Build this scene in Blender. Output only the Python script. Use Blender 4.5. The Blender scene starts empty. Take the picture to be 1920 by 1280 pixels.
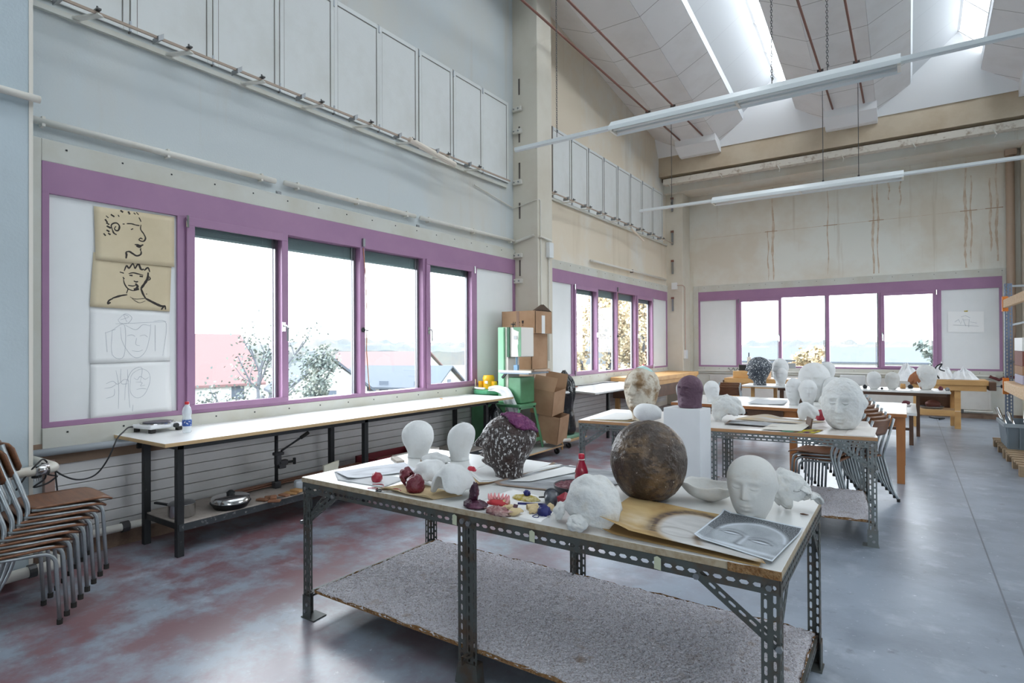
import bpy, bmesh, math, random
from mathutils import Vector, Matrix, noise
R = math.radians
PI = math.pi
random.seed(7)
sc = bpy.context.scene
COL = sc.collection

# ------------------------------------------------------------------ camera
cam_d = bpy.data.cameras.new('camera')
cam = bpy.data.objects.new('camera', cam_d)
COL.objects.link(cam)
cam_d.sensor_width = 36.0
cam_d.lens = 36.0 * 1091.5 / 1920.0
cam_d.clip_start = 0.05
cam_d.clip_end = 600
_yaw, _pit, _rol = R(-34.246), R(.346), R(.286)
_f = Vector((math.sin(_yaw) * math.cos(_pit), math.cos(_yaw) * math.cos(_pit), math.sin(_pit)))
_r = Vector((math.cos(_yaw), -math.sin(_yaw), 0))
_d = _f.cross(_r)
_c, _s = math.cos(_rol), math.sin(_rol)
_rr = _c * _r + _s * _d
_dd = -_s * _r + _c * _d
cam.matrix_world = Matrix(((_rr.x, -_dd.x, -_f.x, 0), (_rr.y, -_dd.y, -_f.y, 0), (_rr.z, -_dd.z, -_f.z, 1.55), (0, 0, 0, 1)))
sc.camera = cam

# ------------------------------------------------------------------ world, light, exposure
w = bpy.data.worlds.new('World')
sc.world = w
w.use_nodes = True
bg = w.node_tree.nodes['Background']
bg.inputs[0].default_value = (.87, .94, 1.0, 1)
bg.inputs[1].default_value = 6.0
vs = sc.view_settings
vs.view_transform = 'Standard'
vs.look = 'None'
vs.gamma = 1
vs.use_curve_mapping = False
vs.exposure = 0.62
sc.cycles.use_denoising = True
sc.cycles.max_bounces = 10
sc.cycles.diffuse_bounces = 6
sc.cycles.transparent_max_bounces = 12
sc.cycles.sample_clamp_indirect = 6
sc.cycles.caustics_reflective = False
sc.cycles.caustics_refractive = False


def portal(loc, rot, sx, sy):
    l = bpy.data.lights.new('daylight_portal', 'AREA')
    l.shape = 'RECTANGLE'
    l.size, l.size_y = sx, sy
    l.cycles.is_portal = True
    o = bpy.data.objects.new('daylight_portal', l)
    o.location = loc
    o.rotation_euler = rot
    COL.objects.link(o)


for _y0 in (1.55, 8.55):
    portal((-5.38, _y0 + 3.0, 1.9), (0, R(-90), 0), 2.0, 4.2)
portal((-1.46, 15.5, 1.9), (R(-90), 0, 0), 4.2, 2.0)
for _k in range(3):
    portal((-2.15 + 3.14 * _k, 5.0, 8.56), (R(-8), 0, 0), .75, 17.5)
portal((7.5, 10.4, 3.1), (0, R(90), 0), 1.9, 6.8)
portal((4.2, -4.35, 1.95), (R(90), 0, 0), 4.4, 1.9)

# ------------------------------------------------------------------ materials
MATS = {}


def mat(name, col, rough=.6, metal=0, n=None, bump=None, spec=.4, stains=None, coat=0):
    """n=(scale, col2, lo, hi[, stretch]) mixes a second colour by noise; bump=(scale, strength)."""
    if name in MATS:
        return MATS[name]
    m = bpy.data.materials.new(name)
    m.use_nodes = True
    nt = m.node_tree
    b = nt.nodes['Principled BSDF']
    b.inputs['Base Color'].default_value = (*col, 1)
    b.inputs['Roughness'].default_value = rough
    b.inputs['Metallic'].default_value = metal
    b.inputs['Specular IOR Level'].default_value = spec
    if coat:
        b.inputs['Coat Weight'].default_value = coat
        b.inputs['Coat Roughness'].default_value = .22
    tc = nt.nodes.new('ShaderNodeTexCoord')
    prev = None
    layers = []
    if n:
        layers.append(n)
    if stains:
        layers += stains
    for L in layers:
        mp = nt.nodes.new('ShaderNodeMapping')
        nt.links.new(tc.outputs['Object'], mp.inputs[0])
        mp.inputs['Scale'].default_value = L[4] if len(L) > 4 else (1, 1, 1)
        t = nt.nodes.new('ShaderNodeTexNoise')
        t.inputs['Scale'].default_value = L[0]
        t.inputs['Detail'].default_value = 6
        t.inputs['Roughness'].default_value = .6
        nt.links.new(mp.outputs[0], t.inputs[0])
        r = nt.nodes.new('ShaderNodeMapRange')
        r.inputs[1].default_value = L[2]
        r.inputs[2].default_value = L[3]
        nt.links.new(t.outputs[0], r.inputs[0])
        x = nt.nodes.new('ShaderNodeMix')
        x.data_type = 'RGBA'
        nt.links.new(r.outputs[0], x.inputs[0])
        if prev:
            nt.links.new(prev, x.inputs[6])
        else:
            x.inputs[6].default_value = (*col, 1)
        x.inputs[7].default_value = (*L[1], 1)
        prev = x.outputs[2]
    if prev:
        nt.links.new(prev, b.inputs['Base Color'])
    if bump:
        t = nt.nodes.new('ShaderNodeTexNoise')
        t.inputs['Scale'].default_value = bump[0]
        t.inputs['Detail'].default_value = 5
        nt.links.new(tc.outputs['Object'], t.inputs[0])
        bp = nt.nodes.new('ShaderNodeBump')
        bp.inputs['Strength'].default_value = bump[1]
        bp.inputs['Distance'].default_value = .02
        nt.links.new(t.outputs[0], bp.inputs['Height'])
        nt.links.new(bp.outputs[0], b.inputs['Normal'])
    MATS[name] = m
    return m


def mat_vcol(name, rough=.85):
    m = mat(name, (1, 1, 1), rough, spec=.2)
    nt = m.node_tree
    a = nt.nodes.new('ShaderNodeVertexColor')
    a.layer_name = 'Col'
    nt.links.new(a.outputs[0], nt.nodes['Principled BSDF'].inputs['Base Color'])
    return m


def mat_seams(m, axis, period, width, col2, offset=0):
    """thin seam lines at a constant spacing along one axis (joints of sheets or boards)."""
    nt = m.node_tree
    b = nt.nodes['Principled BSDF']
    tc = nt.nodes.new('ShaderNodeTexCoord')
    sp = nt.nodes.new('ShaderNodeSeparateXYZ')
    nt.links.new(tc.outputs['Object'], sp.inputs[0])
    a = nt.nodes.new('ShaderNodeMath')
    a.operation = 'ADD'
    a.inputs[1].default_value = offset
    nt.links.new(sp.outputs[axis], a.inputs[0])
    d = nt.nodes.new('ShaderNodeMath')
    d.operation = 'PINGPONG'
    d.inputs[1].default_value = period / 2
    nt.links.new(a.outputs[0], d.inputs[0])
    l = nt.nodes.new('ShaderNodeMath')
    l.operation = 'LESS_THAN'
    l.inputs[1].default_value = width
    nt.links.new(d.outputs[0], l.inputs[0])
    x = nt.nodes.new('ShaderNodeMix')
    x.data_type = 'RGBA'
    nt.links.new(l.outputs[0], x.inputs[0])
    old = b.inputs['Base Color']
    if old.links:
        nt.links.new(old.links[0].from_socket, x.inputs[6])
    else:
        x.inputs[6].default_value = old.default_value
    x.inputs[7].default_value = (*col2, 1)
    nt.links.new(x.outputs[2], old)
    return m


WALL = mat('painted_wall', (.57, .61, .615), .8, n=(.40, (.62, .58, .50), .48, .75, (1, 1, .6)), bump=(60, .06), stains=[(.8, (.54, .45, .34), .60, .95, (2.5, 2.5, .25))])
WALL2 = mat('wall_panel_white', (.72, .735, .72), .7, n=(1.2, (.60, .60, .56), .45, .8), bump=(40, .05))
WALLT = mat('wall_upper_tan', (.66, .60, .50), .85, n=(.45, (.74, .74, .68), .38, .55), stains=[(6, (.42, .32, .21), .60, .95, (1, 1, .06))], bump=(60, .05))
CEIL = mat('ceiling_board', (.80, .79, .79), .8, n=(1.5, (.72, .70, .69), .45, .75))
mat_seams(CEIL, 1, .95, .006, (.36, .34, .33), .32)
CEILW = mat('ceiling_bright_board', (.86, .87, .88), .7)
PURPLE = mat('purple_frame', (.33, .18, .30), .42, n=(3, (.36, .20, .32), .4, .7))
WHITEB = mat('white_infill_board', (.76, .77, .77), .45, n=(1, (.70, .72, .71), .4, .7))
TRIM = mat('window_surround', (.58, .58, .53), .6, n=(2, (.50, .47, .38), .4, .8))
SIDING = mat('white_siding', (.72, .71, .70), .5, n=(2, (.62, .60, .58), .4, .75))
PIPE = mat('painted_pipe', (.68, .66, .60), .45, n=(3, (.55, .48, .38), .5, .8))
PIPEG = mat('grey_pipe', (.50, .53, .56), .4, .3)
PLASTER = mat('white_plaster', (.70, .71, .71), .75, n=(9, (.58, .57, .54), .52, .85), bump=(45, .16))
PLASTW = mat('warm_plaster', (.64, .64, .62), .75, n=(5, (.54, .47, .39), .50, .80), bump=(40, .14))
PLASTR = mat('rough_plaster', (.69, .70, .69), .8, n=(14, (.63, .59, .52), .52, .8), bump=(28, .7))
STONE = mat('stone_patina', (.60, .55, .46), .7, n=(6, (.27, .17, .085), .46, .60), stains=[(16, (.30, .21, .13), .55, .68)], bump=(30, .6))
PURPH = mat('purple_clay', (.12, .065, .095), .65, n=(8, (.20, .13, .17), .5, .8), bump=(35, .5))
DARKH = mat('dark_speckled', (.035, .022, .02), .35, n=(80, (.72, .72, .72), .56, .60, (1, 1, .5)), stains=[(10, (.045, .022, .018), .50, .60)], bump=(50, 1.0), spec=.6)
DARKB = mat('blue_black_speckled', (.04, .055, .075), .35, n=(52, (.70, .73, .75), .56, .60, (1, 1, .6)), bump=(40, 1.0), spec=.6)
BROWN = mat('brown_papier', (.042, .026, .017), .40, n=(7, (.19, .12, .065), .46, .66), stains=[(20, (.05, .03, .02), .50, .58, (1, 1, 2)), (55, (.66, .60, .52), .66, .70)], bump=(26, 1.0), spec=.55)
STEEL = mat('slotted_steel', (.095, .105, .10), .5, .45, n=(7, (.10, .055, .03), .50, .72), spec=.5)
STEELL = mat('slotted_steel_grey', (.17, .19, .19), .5, .45, n=(7, (.20, .17, .14), .52, .75), spec=.5)
BLACKM = mat('black_steel', (.022, .024, .026), .45, .2, n=(20, (.10, .10, .10), .62, .8))
CHROME = mat('tube_chrome', (.36, .40, .42), .35, .7, n=(18, (.34, .34, .34), .5, .7))
CHAIRW = mat('chair_plywood', (.20, .085, .038), .35, n=(3, (.11, .045, .022), .4, .7, (1, 14, 14)), spec=.5)
RUBBER = mat('dark_rubber', (.02, .018, .016), .7)
TOPW = mat('pale_table_top', (.70, .71, .70), .30, n=(2.5, (.58, .55, .50), .5, .8), stains=[(22, (.40, .36, .30), .72, .85)], spec=.5)
TOPE = mat('board_edge', (.42, .35, .25), .7, n=(30, (.30, .22, .13), .45, .7))
TOPB = mat('bench_top_white', (.82, .82, .80), .3, n=(2, (.75, .73, .68), .5, .8), spec=.5)
ORANGEW = mat('orange_wood', (.42, .17, .055), .45, n=(4, (.28, .10, .035), .4, .7, (1, 1, .2)))
BEECH = mat('beech_wood', (.62, .36, .14), .5, n=(5, (.50, .27, .10), .4, .7, (.3, 1, 1)))
DARKW = mat('dark_wood', (.13, .065, .035), .5, n=(5, (.08, .04, .025), .4, .7))
CARPET = mat('carpet_pile', (.84, .82, .87), .95, n=(110, (.30, .22, .20), .48, .74), stains=[(7, (.42, .30, .22), .60, .8)], bump=(140, 1.0), spec=.1)
CARPETE = mat('carpet_backing', (.24, .12, .05), .95, n=(60, (.36, .22, .11), .4, .6), bump=(120, .8), spec=.1)
CARD = mat('cardboard', (.46, .285, .17), .8, n=(3, (.37, .21, .115), .4, .7))
CARDL = mat('cardboard_light', (.62, .47, .35), .8)
GREEN = mat('machine_green', (.095, .27, .13), .35, n=(5, (.13, .33, .18), .4, .7), spec=.6)
GREENL = mat('machine_light_green', (.30, .62, .38), .35)
CREAM = mat('cream_paint', (.78, .74, .66), .4)
YELLOW = mat('yellow_plastic', (.85, .42, .01), .35, spec=.5)
BAG = mat('black_bag', (.012, .013, .016), .16, bump=(9, .9), spec=.8)
WHITEC = mat('white_cloth', (.80, .81, .82), .9, bump=(14, .5))
REDP = mat('red_paint', (.33, .015, .035), .35, n=(20, (.50, .12, .16), .6, .8), spec=.6)
DRED = mat('dark_red', (.14, .012, .025), .35, n=(24, (.55, .35, .38), .66, .8), bump=(30, .8), spec=.6)
PINK = mat('pink_wax', (.78, .30, .32), .6, n=(25, (.85, .68, .62), .45, .65), bump=(40, .6))
YELC = mat('yellow_crumb', (.50, .38, .06), .9, n=(40, (.68, .60, .33), .45, .6), bump=(60, 1.0))
BLUE = mat('blue_paint', (.018, .022, .13), .4)
TAN = mat('tan_shell', (.62, .49, .28), .7, n=(10, (.42, .29, .14), .5, .8))
PLUM = mat('plum_crust', (.20, .075, .095), .8, n=(35, (.42, .25, .26), .5, .7), bump=(50, 1.0))
DCUP = mat('dark_cup', (.06, .07, .09), .3, n=(14, (.16, .18, .22), .5, .7), spec=.7)
PAPER = mat('white_paper', (.84, .84, .83), .8, spec=.2)
KRAFT = mat('kraft_paper', (.60, .46, .27), .85, n=(3, (.52, .38, .20), .4, .7), spec=.2)
KRAFTW = mat('kraft_sheet_wall', (.70, .60, .42), .85, n=(2, (.62, .52, .35), .4, .7), spec=.2)
INK = mat('brush_ink', (.03, .022, .018), .6)
PENCIL = mat('pencil_line', (.34, .36, .40), .9)
TAPE = mat('masking_tape', (.52, .55, .40), .7)
VC = mat_vcol('drawing_surface')
PEDE = mat('pedestal_white', (.80, .81, .82), .5, n=(2, (.74, .75, .76), .4, .7))
LAMPW = mat('lamp_white_metal', (.76, .81, .82), .35, spec=.5)
TUBEW = mat('lamp_tube', (.88, .88, .86), .3)
RUST = mat('rust_rod', (.23, .10, .075), .6)
CHAINM = mat('chain_steel', (.10, .10, .10), .4, .6)
GREYB = mat('rack_blue_grey', (.16, .20, .28), .45, .2)
ORNG = mat('rack_orange', (.75, .22, .03), .5)
PINE = mat('pale_pine', (.74, .54, .34), .7, n=(4, (.62, .40, .22), .4, .7, (.1, 3, 12)))
CRATE = mat('grey_crate', (.20, .25, .29), .5)
PALW = mat('pallet_wood', (.42, .31, .20), .85, n=(5, (.30, .20, .12), .4, .7, (.3, 3, 3)))
SILV = mat('polished_steel', (.60, .60, .60), .15, .95)
SILVD = mat('worn_steel', (.30, .31, .32), .35, .8)
BLIND = mat('blind_slats', (.24, .33, .33), .5, .3)
ROOFR = mat('red_tiles', (.15, .088, .088), .9)
ROOFG = mat('grey_roof', (.062, .076, .095), .8)
HOUSEW = mat('render_white', (.60, .60, .58), .9)
GRASS = mat('meadow', (.105, .115, .105), 1, n=(.05, (.13, .125, .11), .4, .7))
BARK = mat('bark', (.11, .12, .14), .9)
LEAFG = mat('leaf_green', (.13, .165, .16), .8, n=(2, (.19, .21, .18), .4, .6))
LEAFY = mat('leaf_golden', (.52, .40, .25), .8, n=(2, (.44, .39, .27), .4, .6))
FARF = mat('far_forest', (.080, .092, .098), 1, n=(.12, (.11, .108, .10), .4, .6))

# glass: a clear pane with a faint reflection
gm = bpy.data.materials.new('window_glass')
gm.use_nodes = True
_n = gm.node_tree
_n.nodes.remove(_n.nodes['Principled BSDF'])
_t = _n.nodes.new('ShaderNodeBsdfTransparent')
_g = _n.nodes.new('ShaderNodeBsdfGlossy')
_g.inputs['Roughness'].default_value = .02
_lw = _n.nodes.new('ShaderNodeLayerWeight')
_pw = _n.nodes.new('ShaderNodeMath')
_pw.operation = 'POWER'
_pw.inputs[1].default_value = 5
_n.links.new(_lw.outputs['Facing'], _pw.inputs[0])
_m5 = _n.nodes.new('ShaderNodeMath')
_m5.operation = 'MULTIPLY_ADD'
_m5.inputs[1].default_value = .5
_m5.inputs[2].default_value = .03
_n.links.new(_pw.outputs[0], _m5.inputs[0])
_mx = _n.nodes.new('ShaderNodeMixShader')
_n.links.new(_m5.outputs[0], _mx.inputs[0])
_n.links.new(_t.outputs[0], _mx.inputs[1])
_n.links.new(_g.outputs[0], _mx.inputs[2])
_n.links.new(_mx.outputs[0], _n.nodes['Material Output'].inputs[0])
GLASS = gm

# floor: worn screed, reddish by the left wall, dusty blue-grey elsewhere
FLOOR = mat('screed_floor', (.31, .36, .43), .32, n=(1.3, (.20, .235, .285), .42, .66), stains=[(4, (.40, .45, .52), .55, .72), (30, (.62, .66, .72), .64, .74), (9, (.14, .15, .18), .62, .80)], bump=(30, .03), spec=.8, coat=.12)
_nt = FLOOR.node_tree
_b = _nt.nodes['Principled BSDF']
_src = _b.inputs['Base Color'].links[0].from_socket
_tc = _nt.nodes.new('ShaderNodeTexCoord')
_gr = _nt.nodes.new('ShaderNodeSeparateXYZ')
_nt.links.new(_tc.outputs['Object'], _gr.inputs[0])
_mr = _nt.nodes.new('ShaderNodeMapRange')
_mr.inputs[1].default_value = -.6
_mr.inputs[2].default_value = -3.6
_nt.links.new(_gr.outputs[0], _mr.inputs[0])
_ns = _nt.nodes.new('ShaderNodeTexNoise')
_ns.inputs['Scale'].default_value = 2.6
_ns.inputs['Detail'].default_value = 9
_ns.inputs['Roughness'].default_value = .68
_nt.links.new(_tc.outputs['Object'], _ns.inputs[0])
_m2 = _nt.nodes.new('ShaderNodeMapRange')
_m2.inputs[1].default_value = .40
_m2.inputs[2].default_value = .58
_nt.links.new(_ns.outputs[0], _m2.inputs[0])
_mu = _nt.nodes.new('ShaderNodeMath')
_mu.operation = 'MULTIPLY'
_nt.links.new(_mr.outputs[0], _mu.inputs[0])
_nt.links.new(_m2.outputs[0], _mu.inputs[1])
_mxx = _nt.nodes.new('ShaderNodeMix')
_mxx.data_type = 'RGBA'
_mxx.inputs[7].default_value = (.24, .125, .14, 1)
_nt.links.new(_mu.outputs[0], _mxx.inputs[0])
_nt.links.new(_src, _mxx.inputs[6])
_nt.links.new(_mxx.outputs[2], _b.inputs['Base Color'])
mat_seams(FLOOR, 0, 60, .005, (.13, .15, .18), -.465)


# ------------------------------------------------------------------ mesh helpers
class MB:
    def __init__(self):
        self.b = bmesh.new()

    def box(self, x0, x1, y0, y1, z0, z1, m=None):
        r = bmesh.ops.create_cube(self.b, size=1)
        T = Matrix.Translation(((x0 + x1) / 2, (y0 + y1) / 2, (z0 + z1) / 2)) @ Matrix.Diagonal((abs(x1 - x0), abs(y1 - y0), abs(z1 - z0), 1))
        bmesh.ops.transform(self.b, matrix=(m @ T) if m else T, verts=r['verts'])
        return self

    def obox(self, c, size, rot=(0, 0, 0)):
        """a box of the given size centred at c, turned by rot (euler)."""
        from mathutils import Euler
        r = bmesh.ops.create_cube(self.b, size=1)
        T = Matrix.Translation(c) @ Euler(rot).to_matrix().to_4x4() @ Matrix.Diagonal((*size, 1))
        bmesh.ops.transform(self.b, matrix=T, verts=r['verts'])
        return self

    def bar(self, p0, p1, w, h, up=(0, 0, 1)):
        p0, p1 = Vector(p0), Vector(p1)
        d = (p1 - p0)
        L = d.length
        d.normalize()
        s = d.cross(Vector(up))
        if s.length < 1e-4:
            s = d.cross(Vector((1, 0, 0)))
        s.normalize()
        u = s.cross(d)
        r = bmesh.ops.create_cube(self.b, size=1)
        c = (p0 + p1) / 2
        T = Matrix(((s.x * w, d.x * L, u.x * h, c.x), (s.y * w, d.y * L, u.y * h, c.y), (s.z * w, d.z * L, u.z * h, c.z), (0, 0, 0, 1)))
        bmesh.ops.transform(self.b, matrix=T, verts=r['verts'])
        return self

    def tube(self, pts, r, seg=8, closed=False, caps=True):
        pts = [Vector(p) for p in pts]
        n = len(pts)
        rs = r if isinstance(r, (list, tuple)) else [r] * n
        rings = []
        pu = None
        for i, p in enumerate(pts):
            if closed:
                d = pts[(i + 1) % n] - pts[i - 1]
            else:
                d = pts[min(i + 1, n - 1)] - pts[max(i - 1, 0)]
            if d.length < 1e-9:
                d = Vector((0, 0, 1))
            d.normalize()
            if pu is None:
                a = Vector((0, 0, 1)) if abs(d.z) < .9 else Vector((1, 0, 0))
                u = d.cross(a).normalized()
            else:
                u = pu - d * pu.dot(d)
                if u.length < 1e-6:
                    u = d.orthogonal()
                u.normalize()
            pu = u
            v = d.cross(u)
            rings.append([self.b.verts.new(p + (u * math.cos(2 * PI * k / seg) + v * math.sin(2 * PI * k / seg)) * rs[i]) for k in range(seg)])
        m = n if closed else n - 1
        for i in range(m):
            a, c = rings[i], rings[(i + 1) % n]
            for k in range(seg):
                self.b.faces.new((a[k], a[(k + 1) % seg], c[(k + 1) % seg], c[k]))
        if caps and not closed:
            self.b.faces.new(list(reversed(rings[0])))
            self.b.faces.new(rings[-1])
        return self

    def lathe(self, prof, c=(0, 0, 0), seg=20, m=None):
        """prof: list of (radius, z); closed at the ends where the radius is 0."""
        rings = []
        for r, z in prof:
            if r < 1e-5:
                rings.append([self.b.verts.new((c[0], c[1], c[2] + z))])
            else:
                rings.append([self.b.verts.new((c[0] + r * math.cos(2 * PI * k / seg), c[1] + r * math.sin(2 * PI * k / seg), c[2] + z)) for k in range(seg)])
        for a, q in zip(rings, rings[1:]):
            for k in range(seg):
                k2 = (k + 1) % seg
                if len(a) == 1 and len(q) > 1:
                    self.b.faces.new((a[0], q[k2], q[k]))
                elif len(q) == 1 and len(a) > 1:
                    self.b.faces.new((a[k], a[k2], q[0]))
                elif len(a) > 1:
                    self.b.faces.new((a[k], a[k2], q[k2], q[k]))
        if m:
            vs_ = [v for rg in rings for v in rg]
            bmesh.ops.transform(self.b, matrix=m, verts=vs_)
        return self

    def grid(self, fn, nu, nv):
        g = [[self.b.verts.new(fn(i / nu, j / nv)) for j in range(nv + 1)] for i in range(nu + 1)]
        for i in range(nu):
            for j in range(nv):
                self.b.faces.new((g[i][j], g[i + 1][j], g[i + 1][j + 1], g[i][j + 1]))
        return g

    def poly(self, pts, thick=None):
        """a flat polygon, extruded along the vector thick when given."""
        v = [self.b.verts.new(p) for p in pts]
        f = self.b.faces.new(v)
        if thick:
            r = bmesh.ops.extrude_face_region(self.b, geom=[f])
            vv = [e for e in r['geom'] if isinstance(e, bmesh.types.BMVert)]
            bmesh.ops.translate(self.b, vec=thick, verts=vv)
        return self

    def build(self, name, m, parent=None, smooth=False, bevel=0, solid=0, sub=0, loc=None, rz=0, tags=None):
        bmesh.ops.recalc_face_normals(self.b, faces=self.b.faces)
        me = bpy.data.meshes.new(name)
        self.b.to_mesh(me)
        self.b.free()
        ms = m if isinstance(m, (list, tuple)) else [m]
        for x in ms:
            me.materials.append(x)
        if smooth:
            me.polygons.foreach_set('use_smooth', [True] * len(me.polygons))
        o = bpy.data.objects.new(name, me)
        COL.objects.link(o)
        if parent:
            o.parent = parent
        if solid:
            s = o.modifiers.new('solid', 'SOLIDIFY')
            s.thickness = solid
            s.offset = 0
        if bevel:
            s = o.modifiers.new('bevel', 'BEVEL')
            s.width = bevel
            s.segments = 2
            s.limit_method = 'ANGLE'
        if sub:
            s = o.modifiers.new('sub', 'SUBSURF')
            s.levels = s.render_levels = sub
        if loc is not None:
            o.location = loc
        if rz:
            o.rotation_euler[2] = rz
        if tags:
            tag(o, *tags)
        return o


def tag(o, label=None, cat=None, group=None, kind=None):
    if label:
        o['label'] = label
    if cat:
        o['category'] = cat
    if group:
        o['group'] = group
    if kind:
        o['kind'] = kind
    return o


def empty(name, loc=(0, 0, 0), rz=0, label=None, cat=None, group=None, kind=None, rot=None):
    o = bpy.data.objects.new(name, None)
    o.empty_display_size = .05
    COL.objects.link(o)
    o.location = loc
    o.rotation_euler = rot if rot else (0, 0, rz)
    return tag(o, label, cat, group, kind)


KIDS = {}


def copy_tree(o, parent=None):
    c = o.copy()
    COL.objects.link(c)
    if parent:
        c.parent = parent
    for ch in list(o.children):
        copy_tree(ch, c)
    return c


def box(name, m, x0, x1, y0, y1, z0, z1, parent=None, bevel=0, tags=None):
    return MB().box(x0, x1, y0, y1, z0, z1).build(name, m, parent, bevel=bevel, tags=tags)


def arc(c, r, a0, a1, n, plane='xz'):
    out = []
    for i in range(n + 1):
        a = a0 + (a1 - a0) * i / n
        u, v = r * math.cos(a), r * math.sin(a)
        out.append(Vector(c) + (Vector((u, 0, v)) if plane == 'xz' else Vector((0, u, v)) if plane == 'yz' else Vector((u, v, 0))))
    return out


def rnd_path(pts, r, n=4):
    """polyline with rounded corners."""
    pts = [Vector(p) for p in pts]
    out = [pts[0]]
    for a, b, c in zip(pts, pts[1:], pts[2:]):
        d0 = (a - b).normalized()
        d1 = (c - b).normalized()
        rr = min(r, (a - b).length * .45, (c - b).length * .45)
        p, q = b + d0 * rr, b + d1 * rr
        for i in range(n + 1):
            t = i / n
            out.append(p * (1 - t) ** 2 + b * 2 * t * (1 - t) + q * t * t)
    out.append(pts[-1])
    return out


def spline(pts, n=8):
    pts = [Vector(p) for p in pts]
    P = [pts[0]] + pts + [pts[-1]]
    out = []
    for i in range(1, len(P) - 2):
        p0, p1, p2, p3 = P[i - 1], P[i], P[i + 1], P[i + 2]
        for k in range(n):
            t = k / n
            out.append(.5 * ((2 * p1) + (p2 - p0) * t + (2 * p0 - 5 * p1 + 4 * p2 - p3) * t * t + (3 * p1 - p0 - 3 * p2 + p3) * t ** 3))
    out.append(P[-2])
    return out

# ================================================================== SETTING
XW, YF = -5.15, 15.25           # inner faces of the left and the far wall
XR, YB = 7.2, -4.0
F0, FW = 1.547, 6.07            # first window frame: start and width


def ceil_b(y):                  # height of the flat undersides of the roof casings
    return 6.95 - .14 * (y - 9.555)


st = dict(kind='structure')


def S(o):
    o['kind'] = 'structure'
    return o


S(MB().box(XW - .3, XR + .3, YB - .3, YF + .3, -.25, 0).build('floor', FLOOR))
WALLB = mat('painted_wall_tan', (.72, .63, .50), .8, n=(.50, (.74, .73, .68), .46, .62, (1, 1, .8)), bump=(60, .06), stains=[(.9, (.50, .40, .28), .58, .92, (2.5, 2.5, .25))])
for nm_, ya_, yb_, yw_, m_ in (('wall_left', YB - .3, 8.0, F0, WALL), ('wall_left_rear', 8.0, YF + .3, 8.55, WALLB)):
    m = MB()
    m.box(XW - .25, XW, ya_, yw_, 0, 9.6).box(XW - .25, XW, yw_ + 6.07 if ya_ > 0 else F0 + FW, yb_, 0, 9.6)
    m.box(XW - .25, XW, yw_, yw_ + 6.07, 0, .965).box(XW - .25, XW, yw_, yw_ + 6.07, 2.9, 9.6)
    S(m.build(nm_, m_))
m = MB()
m.box(XW, -4.47, YF, YF + .25, 0, 7.2).box(1.55, XR + .3, YF, YF + .25, 0, 7.2).box(-4.47, 1.55, YF, YF + .25, 0, .965).box(-4.47, 1.55, YF, YF + .25, 2.92, 7.2)
WF = S(m.build('wall_far', WALLT))
rs = random.Random(4)
RUSTM = mat('rust_streak', (.55, .43, .32), .85, n=(7, (.66, .58, .47), .45, .65))
for x_, za_, zb_, w_ in ((-2.81, 3.1, 4.3, .02), (-2.70, 3.1, 5.35, .035), (-1.52, 3.15, 5.2, .018), (-.63, 3.1, 5.3, .03), (-.54, 3.1, 5.3, .026), (-.33, 4.7, 5.3, .02), (-.12, 4.55, 5.3, .018), (1.0, 3.1, 5.3, .035), (1.09, 3.2, 5.0, .022), (1.40, 3.4, 4.9, .03), (1.50, 3.2, 5.2, .03)):
    m = MB()
    pr = None
    for k_ in range(25):
        z_ = za_ + (zb_ - za_) * k_ / 24
        h_ = w_ * (.3 + .7 * rs.random()) * (.5 + .5 * math.sin(PI * (k_ + 1) / 26))
        o_ = .012 * math.sin(k_ * .5 + x_ * 9)
        a_, b_ = m.b.verts.new((x_ + o_ - h_, YF - .002, z_)), m.b.verts.new((x_ + o_ + h_, YF - .002, z_))
        if pr:
            m.b.faces.new((pr[0], pr[1], b_, a_))
        pr = (a_, b_)
    m.build('rust_streak', RUSTM, WF)
MB().box(-4.6, 1.6, YF - .003, YF, 4.275, 4.283).build('sheet_joint', RUSTM, WF)
m = MB()
for x_ in (-2.75, -1.48, -.58, 1.04, 1.45):
    m.box(x_ - .13, x_ + .15, YF - .004, YF, 4.272, 4.288)
m.build('rust_line', mat('rust_line', (.42, .29, .19), .85), WF)
m = MB()
m.box(XR, XR + .25, YB - .3, 7.0, 0, 9.6).box(XR, XR + .25, 13.8, YF + .3, 0, 9.6).box(XR, XR + .25, 7.0, 13.8, 0, 2.2).box(XR, XR + .25, 7.0, 13.8, 4.0, 9.6)  # unseen wall; its opening is added to let in more daylight
S(m.build('wall_right', WALL))
m = MB()
m.box(XW, 2.0, YB - .25, YB, 0, 9.8).box(6.4, XR, YB - .25, YB, 0, 9.8).box(2.0, 6.4, YB - .25, YB, 0, 1.0).box(2.0, 6.4, YB - .25, YB, 2.9, 9.8)  # unseen wall behind the camera, opening added as extra daylight
S(m.build('wall_back', WALL))

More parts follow.
